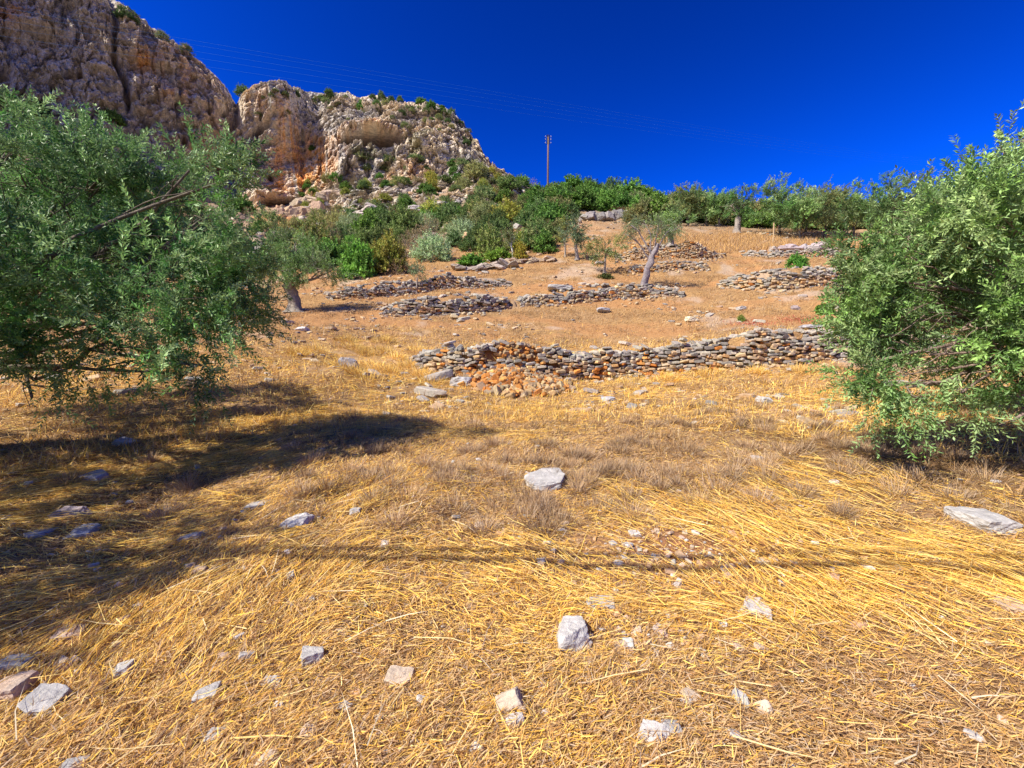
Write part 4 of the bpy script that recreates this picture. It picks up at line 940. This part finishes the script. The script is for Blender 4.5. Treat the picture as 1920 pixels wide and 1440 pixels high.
small_olive(1082, 487, 76, 48, 'small silvery olive with a curved dark trunk, right of its thin yellowish neighbour', -3, 330, [(.13, .18, .11), (.10, .15, .08)], 3)
small_olive(1060, 482, 66, 26, 'thin yellowish sapling just left of the small silvery olive', -2, 120, YG, 1.5, tf=.5)
small_olive(1133, 513, 70, 74, 'young yellow-green fig with several thin stems below the silvery olive', 2, 260, YG, 2.0, tf=.5, name='fig_tree')
small_olive(1381, 438, 84, 66, 'dark olive standing alone on the crest against the sky, with a short black trunk', 2, 520, OL_D[:3] + [(.09, .12, .06)], 5)
small_olive(962, 486, 60, 42, 'slender tree with a thin white trunk and yellow-green leaves at the edge of the shrubs', -4, 170, YG, 1.4, tf=.5, bark=(.6, .55, .48))
ridge = [(1462, 446, 112, 88, 'tall grey-green olive left of the crest grove, just right of the sky gap'), (1500, 452, 92, 70, 'lighter olive of the crest grove, beside the wooden post'), (1545, 450, 108, 92, 'broad olive in the middle of the crest grove'),
         (1600, 446, 100, 92, 'olive of the crest grove half hidden by the big right tree'), (1660, 444, 112, 96, 'olive on the crest directly behind the big right tree'), (1725, 442, 118, 90, 'last olive on the crest before the right tree hides the ridge'), (1510, 438, 84, 74, 'low dark olive at the back of the crest grove'),
         (1325, 420, 62, 70, 'grey-green olive on the ridge left of the lone dark crest olive'), (1290, 425, 64, 66, 'olive on the ridge between the bright bushes and the grey-green one'), (1348, 425, 58, 50, 'smallest ridge olive, touching the lone dark crest olive'), (1800, 440, 110, 90, 'olive behind the upper foliage of the right tree'), (1885, 440, 110, 90, 'olive behind the right frame edge foliage')]
for k, (px, py, h, w_, lab) in enumerate(ridge):
    small_olive(px, py, h * rng.uniform(.9, 1.15), w_ * 1.2, lab, rng.uniform(-3, 3), 900, [OL_G, OL_D[:4] + OL_G, [(.18, .21, .07), (.24, .26, .09)]][k % 3], 1.8, tf=.22, bark=(.10, .085, .07))

# --- shrubs: prototypes with foliage and stems, then copies
def shrub_proto(name, n, leaf, wide, tints, stems, seed, wild=.35, K=12, Ls=(.18, .38), openn=0.0, rough=.35):
    root = empty(name); A = Acc(); m2 = int(n * 1.6); d = rng.normal(size=(m2, 3)); d[:, 2] = np.abs(d[:, 2]) * 1.0 - .15; d /= np.linalg.norm(d, axis=1)[:, None]
    rr = (.5 + .5 * rng.random(m2)) * (1 + rough * fbm(d * 1.9 + seed, 3, seed))
    P0 = d * rr[:, None] * np.array([.86, .86, 1.35]); P0[:, 2] = np.maximum(P0[:, 2], .03 + .1 * rng.random(m2)); k = fbm(P0 * 2.3 + seed, 2, seed + 5) > -.25 + openn; P0, d = P0[k][:n], d[k][:n]
    D = d + np.array([0, 0, .35]) + rng.normal(0, wild, d.shape); ti = np.array(tints)[rng.integers(len(tints), size=len(P0))]
    shoots(P0, D, Ls, K, leaf, wide, ti, A, droop=.05, twig=.008, tone=.3); A.build('foliage', M_BUSH, root)
    A = Acc()
    for k in range(stems):
        e = P0[rng.integers(len(P0))] * .95; tube(A, curve([rng.normal(0, .08), rng.normal(0, .08), -.1], e, .05, 6), np.linspace(.03, .006, 6), 5, (.26, .22, .19))
    A.build('stems', M_BARK, root, True); return root
GR = [(.125, .25, .045), (.17, .31, .06), (.09, .19, .035)]; DG = [(.13, .21, .06), (.17, .25, .08), (.09, .16, .045)]
SV = [(.34, .45, .24), (.28, .38, .20), (.40, .50, .28)]; YL = [(.33, .35, .06), (.26, .31, .055), (.38, .35, .08)]; BR = [(.30, .22, .13), (.25, .19, .11), (.36, .27, .14)]; OG = [(.28, .31, .12), (.23, .27, .10), (.35, .35, .15)]
PROTO = {
    'green': [shrub_proto('green_shrub', 560, .16, .085, GR, 8, 3, rough=.45), shrub_proto('green_shrub', 560, .16, .085, GR, 8, 13, rough=.6)],
    'dark': [shrub_proto('dark_shrub', 560, .15, .06, DG, 8, 4), shrub_proto('dark_shrub', 520, .15, .06, DG, 10, 14, openn=.1, rough=.6)],
    'silver': [shrub_proto('silvery_shrub', 620, .13, .04, SV, 8, 5, rough=.25)],
    'yellow': [shrub_proto('yellow_green_shrub', 520, .15, .06, YL, 8, 6, rough=.4)],
    'olive': [shrub_proto('olive_green_shrub', 520, .14, .05, OG, 10, 7, openn=.06, rough=.5), shrub_proto('olive_green_shrub', 480, .14, .05, OG + DG, 14, 17, openn=.12, rough=.6)],
    'dead': [shrub_proto('leafless_shrub', 230, .12, .03, BR, 46, 8, openn=.1, K=10, rough=.6)],
}
USED = {}; shrub_log = {}
def shrub(kind, px, py, w_, h_, label, group=None, gpos=None, tint=None, deform=1):
    g = ground(px, py, 3.0) if gpos is None else gpos
    if g is None: return
    dep = g[1]; i = rng.integers(len(PROTO[kind])); pr = PROTO[kind][i]
    if (kind, i) not in USED: USED[(kind, i)] = 1; o = pr
    else: o = copy_tree(pr)
    o.location = (g[0], g[1], g[2] - .08); o.rotation_euler = (rng.normal(0, .06), rng.normal(0, .06), rng.uniform(0, 6.28))
    sx = w_ * dep / F / 2.0; sz = h_ * dep / F / 1.65
    o.scale = (sx, sx * rng.uniform(.85, 1.1), sz)
    v = rng.uniform(.75, 1.25); hue = rng.uniform(-.12, .12); c = tint or (v * (1 + hue), v, v * (1 - hue * .5))
    for ch in [x for x in C.objects if x.parent == o]: ch.color = (*c, 1)
    tag(o, label, 'shrub', group); return o
NAMED = [
    ('green', 672, 520, 66, 78, 'bright green leafy bush, tallest in the row right of the thick-trunked olive', (1.2, 1.35, 1.1)), ('green', 664, 470, 46, 34, 'bright green crown just behind and above the tall leafy bush', (1.1, 1.2, 1)),
    ('yellow', 733, 512, 72, 76, 'yellow-green rounded bush between the bright leafy one and the silvery one', (.8, .8, .8)), ('silver', 810, 488, 78, 58, 'silvery grey-green dome-shaped bush in front of the shrub belt', (1.1, 1.15, 1.1)),
    ('dead', 752, 514, 52, 36, 'dead brown prickly bush at the foot of the silvery dome', (.9, .8, .8)), ('olive', 605, 492, 100, 92, 'big half-bare bush with yellowish top behind the thick-trunked olive', (1.15, 1.0, .8)),
    ('dead', 620, 470, 70, 50, 'tangle of bare grey branches above the thick-trunked olive', (.8, .8, .85)), ('green', 884, 498, 50, 26, 'low spreading bright green bush at the left edge of the top field', (1.1, 1.25, 1)),
    ('green', 935, 488, 46, 24, 'fresh green low bush under the slender white-trunked tree', (1.5, 1.3, 1)), ('yellow', 922, 482, 56, 60, 'pale yellow-green bush left of the slender white-trunked tree', (.75, .9, 1.3)),
    ('yellow', 976, 484, 30, 30, 'small yellow bush right of the slender white-trunked tree', (1.2, 1.0, .8)), ('olive', 1004, 468, 62, 70, 'tall grey-green bush behind the small yellow one', (.9, 1, .9)), ('green', 1022, 474, 40, 44, 'mid green bush left of the thin yellowish sapling', (1, 1, 1)),
    ('green', 840, 415, 66, 30, 'vivid green bush halfway up the scrub slope', (1.0, 1.25, .9)), ('dark', 730, 432, 50, 44, 'dark green pointed bush below the broken rocks', (1, 1, 1)), ('dead', 630, 425, 50, 44, 'grey bare bush at the right end of the orange cave', (.8, .75, .75)),
    ('green', 740, 340, 22, 14, 'tiny vivid green bush on the rocks below the cliff overhang', (.9, 1.2, .8)), ('dark', 640, 462, 60, 44, 'dark bush between the bare tangle and the bright leafy bush', (1, 1, 1)), ('green', 1494, 503, 36, 30, 'small round green shrub alone on bare ground near the top terrace', (.9, 1.2, 1.0)),
    ('green', 1547, 587, 32, 26, 'low green plant on the terrace next to the overhanging foliage', (1.1, 1.2, .8)), ('yellow', 1390, 602, 18, 16, 'small green tuft growing beside the red weeds', (.7, .9, .9)), ('dark', 1135, 522, 34, 12, 'dark cut scrub around the base of the young fig', (.7, .6, .6)),
    ('dead', 1160, 402, 60, 14, 'low brown scrub in front of the jagged pale outcrop', (.7, .6, .6)), ('green', 175, 795, 1, 1, '', None),
]
for kind, px, py, w_, h_, lab, t in NAMED:
    if lab: shrub(kind, px, py, w_, h_, lab, None, tint=t)
def scatter(poly, n, kinds, size, label, group, asp=(.6, .95), seed=1, mind=.55):
    """shrubs spread over the piece of hillside that lies inside this outline"""
    poly = np.array(poly, float); g_ = np.random.default_rng(seed); out = []; pts = []; tries = 0
    def inside(x, y):
        c = False; j = len(poly) - 1
        for i in range(len(poly)):
            if (poly[i, 1] > y) != (poly[j, 1] > y) and x < (poly[j, 0] - poly[i, 0]) * (y - poly[i, 1]) / (poly[j, 1] - poly[i, 1]) + poly[i, 0]: c = not c
            j = i
        return c
    while len(out) < n and tries < n * 60:
        tries += 1; x = g_.uniform(poly[:, 0].min(), poly[:, 0].max()); y = g_.uniform(poly[:, 1].min(), poly[:, 1].max())
        if not inside(x, y): continue
        w_ = g_.uniform(*size)
        if any(math.hypot(x - a, (y - b) * 1.8) < mind * (w_ + c) / 2 for a, b, c in pts): continue
        k = kinds[g_.integers(len(kinds))]; o = shrub(k, x, y, w_, w_ * g_.uniform(*asp), label[k], group)
        pts.append((x, y, w_))
        if o is not None: out.append(o)
    return out
lab = {k: f'{d} on the slope between the field and the cliff' for k, d in dict(green='green shrub in the scrub', dark='dark green shrub in the scrub', silver='silvery shrub in the scrub', yellow='yellow-green shrub in the scrub', olive='olive-green half-open shrub in the scrub', dead='leafless grey-brown shrub in the scrub').items()}
scatter([(470, 480), (560, 440), (640, 430), (900, 418), (1050, 425), (1050, 458), (980, 472), (850, 474), (700, 500), (650, 505), (560, 505)], 62, ['dark', 'olive', 'dark', 'green', 'olive', 'yellow', 'silver', 'dead'], (34, 66), lab, 'scrub at the upper edge of the field', seed=21, mind=.42)
scatter([(560, 440), (640, 400), (780, 385), (960, 348), (1030, 360), (1050, 425), (900, 425), (640, 440)], 46, ['olive', 'dead', 'dark', 'olive', 'green', 'dead', 'dark'], (24, 50), lab, 'scrub halfway up the slope', seed=22, mind=.5)
scatter([(440, 430), (480, 400), (620, 375), (700, 380), (640, 420), (560, 440)], 14, ['olive', 'dead', 'dark', 'dead', 'yellow'], (18, 40), {k: v for k, v in lab.items()}, 'scrub around the low cave', seed=29, mind=.6)
lab2 = {k: f'{d} along the foot of the cliffs' for k, d in dict(green='small green shrub', dark='small dark shrub', olive='small dry olive-green shrub', dead='small leafless shrub', yellow='small yellowish shrub').items()}
lab3 = {'green': 'glossy bright green bush massed along the ridge right of the utility pole', 'dark': 'darker green bush massed along the ridge right of the utility pole', 'olive': 'dull green bush massed along the ridge right of the utility pole'}
scatter([(985, 395), (1040, 366), (1130, 372), (1240, 385), (1310, 398), (1300, 420), (1180, 398), (1090, 398), (1030, 430)], 80, ['green', 'green', 'dark', 'green', 'olive'], (38, 66), lab3, 'bushes massed along the ridge', seed=24, mind=.3, asp=(.6, .8))
scatter([(1180, 420), (1300, 418), (1420, 428), (1560, 432), (1800, 430), (1800, 420), (1400, 415), (1250, 400)], 62, ['olive', 'dark', 'olive', 'green'], (44, 74), {'olive': 'low olive-green scrub filling the crest behind the olives', 'dark': 'low dark scrub filling the crest behind the olives', 'green': 'low green scrub filling the crest behind the olives'}, 'scrub filling the crest', seed=25, mind=.28, asp=(.6, 1.0))
scatter([(-250, 290), (0, 270), (200, 330), (400, 395), (560, 408), (480, 520), (300, 520), (0, 500), (-250, 470)], 90, ['olive', 'dark', 'green', 'olive', 'dead'], (40, 80), {k: f'{k if k != "dead" else "leafless"} shrub on the slope behind the big left tree' for k in ('olive', 'dark', 'green', 'dead')}, 'scrub behind the big left tree', seed=26)
# shrubs rooted on the cliffs themselves
pxc, pyc = to_px(CLIFF.reshape(-1, 3)); flatC = CLIFF.reshape(-1, 3)
def on_cliff(px, py):
    d = (pxc - px) ** 2 + (pyc - py) ** 2 + (flatC[:, 1] * .3); return flatC[np.argmin(d)]
CL = [('green', 20, 190, 70, 34, 'green bush at the cliff foot above the left tree crown'), ('dark', 88, 210, 44, 30, 'yellowish green bush beside the one above the left tree crown'), ('green', 212, 222, 34, 24, 'bright green bush growing on the shaded buttress'), ('green', 368, 262, 16, 16, 'tiny green bush in a hollow of the brown cliff'),
      ('dark', 240, 30, 34, 22, 'dark bush on the brow of the tall left buttress'), ('olive', 305, 68, 22, 14, 'small bush on the sloping edge of the left buttress'), ('olive', 350, 92, 22, 16, 'bush on the edge of the left buttress, lower down'), ('dark', 455, 172, 26, 18, 'dark bush in the notch between the two cliffs'), ('dark', 617, 172, 16, 10, 'lone dark bush on the flat cliff top'),
      ('green', 682, 200, 18, 18, 'round green bush just under the flat cliff top'), ('dark', 698, 182, 13, 10, 'dark bush on the cliff top, left of the pair'), ('dark', 716, 180, 14, 16, 'tallest dark bush on the cliff top'), ('dark', 734, 186, 12, 10, 'dark bush on the cliff top, left one of the close pair'), ('dark', 750, 187, 13, 11, 'dark bush on the cliff top, right one of the close pair'),
      ('green', 790, 190, 20, 11, 'green bush on the cliff top before it turns down'), ('green', 808, 198, 18, 14, 'green bush hanging over the bend of the cliff top'), ('green', 828, 203, 16, 10, 'small green bush on the bend of the cliff top'), ('dark', 847, 210, 14, 14, 'last dark bush before the cliff edge drops'), ('green', 585, 278, 12, 10, 'little green bush on the pale cliff face'),
      ('olive', 680, 295, 34, 20, 'dry olive-green bush beneath the dark overhang'), ('olive', 735, 300, 34, 16, 'second dry bush beneath the dark overhang, farther right'), ('olive', 780, 296, 28, 12, 'dry bush on the ledge right of the overhang'), ('green', 628, 332, 20, 14, 'green bush at the bottom of the orange streaked wall'),
      ('olive', 892, 322, 44, 34, 'bushy shrub at the right-hand foot of the cliff'), ('dark', 955, 345, 50, 26, 'dark bushy shrub where the cliff edge meets the slope')]
for kind, px, py, w_, h_, lb in CL:
    shrub(kind, 0, 0, w_, h_, lb, 'shrubs growing on the cliffs', gpos=on_cliff(px, py + h_ * .35))
g_ = np.random.default_rng(31)
for k in range(105):
    px = g_.uniform(560, 960); lo_ = np.interp(px, [560, 700, 850, 960], [345, 315, 300, 335]); hi_ = np.interp(px, [560, 700, 850, 960], [400, 405, 385, 365]); py = g_.uniform(lo_, hi_)
    kd = ['olive', 'olive', 'dead', 'dark', 'yellow', 'dead', 'green'][g_.integers(7)]; w_ = g_.uniform(10, 30)
    shrub(kd, 0, 0, w_, w_ * g_.uniform(.5, .8), lab2[kd], 'small shrubs on the rocks under the cliff', gpos=on_cliff(px, py))
for k in range(75):
    px = g_.uniform(470, 880); py = np.interp(px, [442, 520, 640, 820, 870], [190, 160, 178, 200, 235]) + abs(g_.normal(0, 22)) + 3; w_ = g_.uniform(7, 16); kd = ['olive', 'dark', 'olive', 'dead'][g_.integers(4)]
    shrub(kd, 0, 0, w_, w_ * .6, {'olive': 'tiny olive-green shrub on the upper cliff', 'dark': 'tiny dark shrub on the upper cliff', 'dead': 'tiny leafless shrub on the upper cliff'}[kd], 'tiny shrubs on the upper cliff', gpos=on_cliff(px, py))

# ------------------------------------------------------------------ utility pole, cables, post
g = march(1027, 372, H, 20); Y = g[1]; u_ = Y / F; g = np.array([at(1027, 372, Y)[0], Y, g[2]])
top = at(1027, 253, Y)[2]; hgt = top - g[2]
root = empty('utility_pole', g); tag(root, 'tall wooden utility pole with insulators, on the ridge against the sky', 'utility pole')
A = Acc(); tube(A, [[0, 0, -.3], [0, 0, hgt * .5], [0, 0, hgt - .4]], [.20, .18, .16], 12, (.17, .11, .09)); A.build('pole_shaft', M_POLE, root, True)
A = Acc()
for sx in (-.16, .16):
    tube(A, [[sx, 0, hgt - 1.75], [sx, 0, hgt - .9], [sx, 0, hgt]], [.13, .13, .12], 6, (.02, .018, .02))
tube(A, [[-.18, 0, hgt - .5], [.18, 0, hgt - .5]], [.06, .06], 6, (.03, .028, .03)); tube(A, [[-.18, 0, hgt - 1.2], [.18, 0, hgt - 1.2]], [.06, .06], 6, (.03, .028, .03)); A.build('pole_top_bracket', M_POLE, root)
for dz in (.25, .8, 1.45):
    A = Acc(); tube(A, [[-.55, 0, hgt - dz - .15], [0, 0, hgt - dz - .2], [.55, 0, hgt - dz - .15]], [.02, .025, .02], 6, (.3, .3, .32)); arm = A.build('crossarm', M_POLE, root)
    for sx in (-.55, .55):
        A = Acc(); z0 = hgt - dz - .12
        tube(A, [[sx, 0, z0], [sx, 0, z0 + .05], [sx, 0, z0 + .1], [sx, 0, z0 + .15], [sx, 0, z0 + .22]], [.03, .09, .05, .08, .03], 10, (.6, .62, .64)); ins = A.build('insulator', M_CERAMIC, arm)
def cable(name, a, b, sag, r, mat, label, group, n=60):
    a, b = np.array(a, float), np.array(b, float); t = np.linspace(0, 1, n)[:, None]; p = a * (1 - t) + b * t; p[:, 2] -= sag * 4 * t[:, 0] * (1 - t[:, 0])
    A = Acc(); tube(A, p, np.full(n, r), 5, (1, 1, 1)); o = A.build(name, mat, origin=a); tag(o, label, 'power cable', group)
far = at(1790, 300, 420)
LAB = ['uppermost of the pale overhead cables crossing the deep blue sky', 'second overhead cable from the top, close under the uppermost', 'third overhead cable from the top, in the middle of the bundle', 'fourth overhead cable from the top, above the lowest', 'lowest of the pale overhead cables crossing the sky']
for k, (dy, off) in enumerate([(58, 0), (66, 1.2), (78, 2.4), (90, 3.6), (104, 5)]):
    a0 = at(340, dy - 4, 55); b0 = far + np.array([0, 0, -off * 1.2]); d = a0 - b0; a1 = a0 + d * .11
    cable('overhead_cable', a1, b0, 3.0, .0075, M_WIRE, LAB[k], 'overhead cables')
# two low cables above the field: only their shadows fall into the picture
Ld = np.array([L.x, L.y, L.z])
for k, (pa, pb) in enumerate([((560, 1046), (1900, 1080)), ((900, 1036), (1480, 1042))]):
    ga, gb = ground(*pa), ground(*pb); d = gb - ga; d /= np.linalg.norm(d); tlen = 3.1 / -Ld[2]
    a0 = ga - d * (6 if k == 0 else 5) - Ld * tlen * (1.9 if k == 0 else 1.6); b0 = gb + d * (8 if k == 0 else 9) - Ld * tlen * .9
    cable('service_cable', a0, b0, .0, .027 if k == 0 else .021, M_BLACK, ['thicker black service cable passing overhead, casting the longer line of shadow', 'thinner black service cable passing overhead, casting the shorter line of shadow'][k], 'service cables', 24)
g = ground(1449, 458); u_ = g[1] / F
A = Acc(); tube(A, [[0, 0, -.2], [.02, 0, 19 * u_], [0, .02, 38 * u_]], [.07, .06, .055], 8, (.50, .36, .20), .15); o = A.build('wooden_post', M_POLE); o.location = tuple(map(float, g))
tag(o, 'weathered wooden post standing on the highest terrace beside the crest olives', 'post')

# ------------------------------------------------------------------ every scattered shrub gets a description of its own: what it is next to and on which side
LM = [((672, 500), 'the bright leafy bush'), ((733, 480), 'the yellow-green rounded bush'), ((810, 462), 'the silvery dome bush'), ((553, 560), 'the thick-trunked olive'), ((605, 450), 'the half-bare yellowish bush'),
      ((884, 486), 'the low spreading green bush'), ((955, 455), 'the slender white-trunked tree'), ((1004, 440), 'the tall grey-green bush'), ((840, 402), 'the vivid green bush'), ((730, 415), 'the dark pointed bush'),
      ((512, 405), 'the low orange cave'), ((680, 400), 'the broken rocks'), ((952, 400), 'the small pale outcrop'), ((1140, 400), 'the jagged pale outcrop'), ((1027, 345), 'the utility pole'), ((1082, 450), 'the small silvery olive'),
      ((1381, 400), 'the lone crest olive'), ((1257, 430), 'the full round olive'), ((1449, 440), 'the wooden post'), ((892, 305), 'the cliff-foot shrub'), ((700, 262), 'the dark overhang'), ((555, 320), 'the orange streaked wall'),
      ((617, 172), 'the lone clifftop bush'), ((443, 195), 'the cliff notch'), ((800, 195), 'the bend of the clifftop'), ((212, 215), 'the buttress bush'), ((20, 185), 'the left cliff foot'), ((1600, 390), 'the crest grove'), ((1800, 330), 'the right tree crown'), ((300, 450), 'the left tree crown'), ((100, 480), 'the left tree branches'), ((1240, 385), 'the pale rocks right end'), ((955, 335), 'the cliff edge shrub')]
import collections
bpy.context.view_layer.update()
KN = {'green_shrub': 'green shrub', 'dark_shrub': 'dark green shrub', 'silvery_shrub': 'silvery shrub', 'yellow_green_shrub': 'yellow-green shrub', 'olive_green_shrub': 'olive-green shrub', 'leafless_shrub': 'leafless brown shrub'}
WH = {'scrub at the upper edge of the field': 'by the field', 'scrub halfway up the slope': 'on the slope', 'bushes massed along the ridge': 'on the ridge', 'scrub filling the crest': 'on the crest', 'scrub behind the big left tree': 'behind foliage', 'small shrubs on the rocks under the cliff': 'on the rocks', 'tiny shrubs on the upper cliff': 'on the cliff', 'scrub around the low cave': 'by the cave'}
bag = collections.defaultdict(list)
for o in C.objects:
    if o.get('group') in WH:
        k = o.name.split('.')[0]; zt = np.array(o.location) + np.array([0, 0, o.scale[2] * .8]); px, py = to_px(zt)
        near = min(LM, key=lambda t: (t[0][0] - px) ** 2 + (t[0][1] - py) ** 2); dx, dy = px - near[0][0], near[0][1] - py; an = math.degrees(math.atan2(dy, dx)) % 360
        side = ['right of', 'above right of', 'above', 'above left of', 'left of', 'below left of', 'below', 'below right of'][int(((an + 22.5) % 360) // 45)]
        bag[(KN.get(k, 'shrub'), side, near[1], WH[o['group']])].append((math.hypot(dx, dy), o.scale[0], o))
for (kn, side, lm, wh), L_ in bag.items():
    L_.sort(key=lambda t: t[0]); n = len(L_)
    ord_ = ['nearest', 'second out', 'third out', 'fourth out', 'fifth out', 'sixth out', 'seventh out', 'eighth out', 'ninth out', 'tenth out']
    for i, (_, sc_, o) in enumerate(L_):
        lb = f'{kn} {wh}, {side} {lm}'
        if n == 2: lb += [', the nearer', ', the farther'][i]
        elif n > 2: lb += ', farthest out' if i == n - 1 else ', ' + ord_[min(i, 9)]
        o['label'] = lb
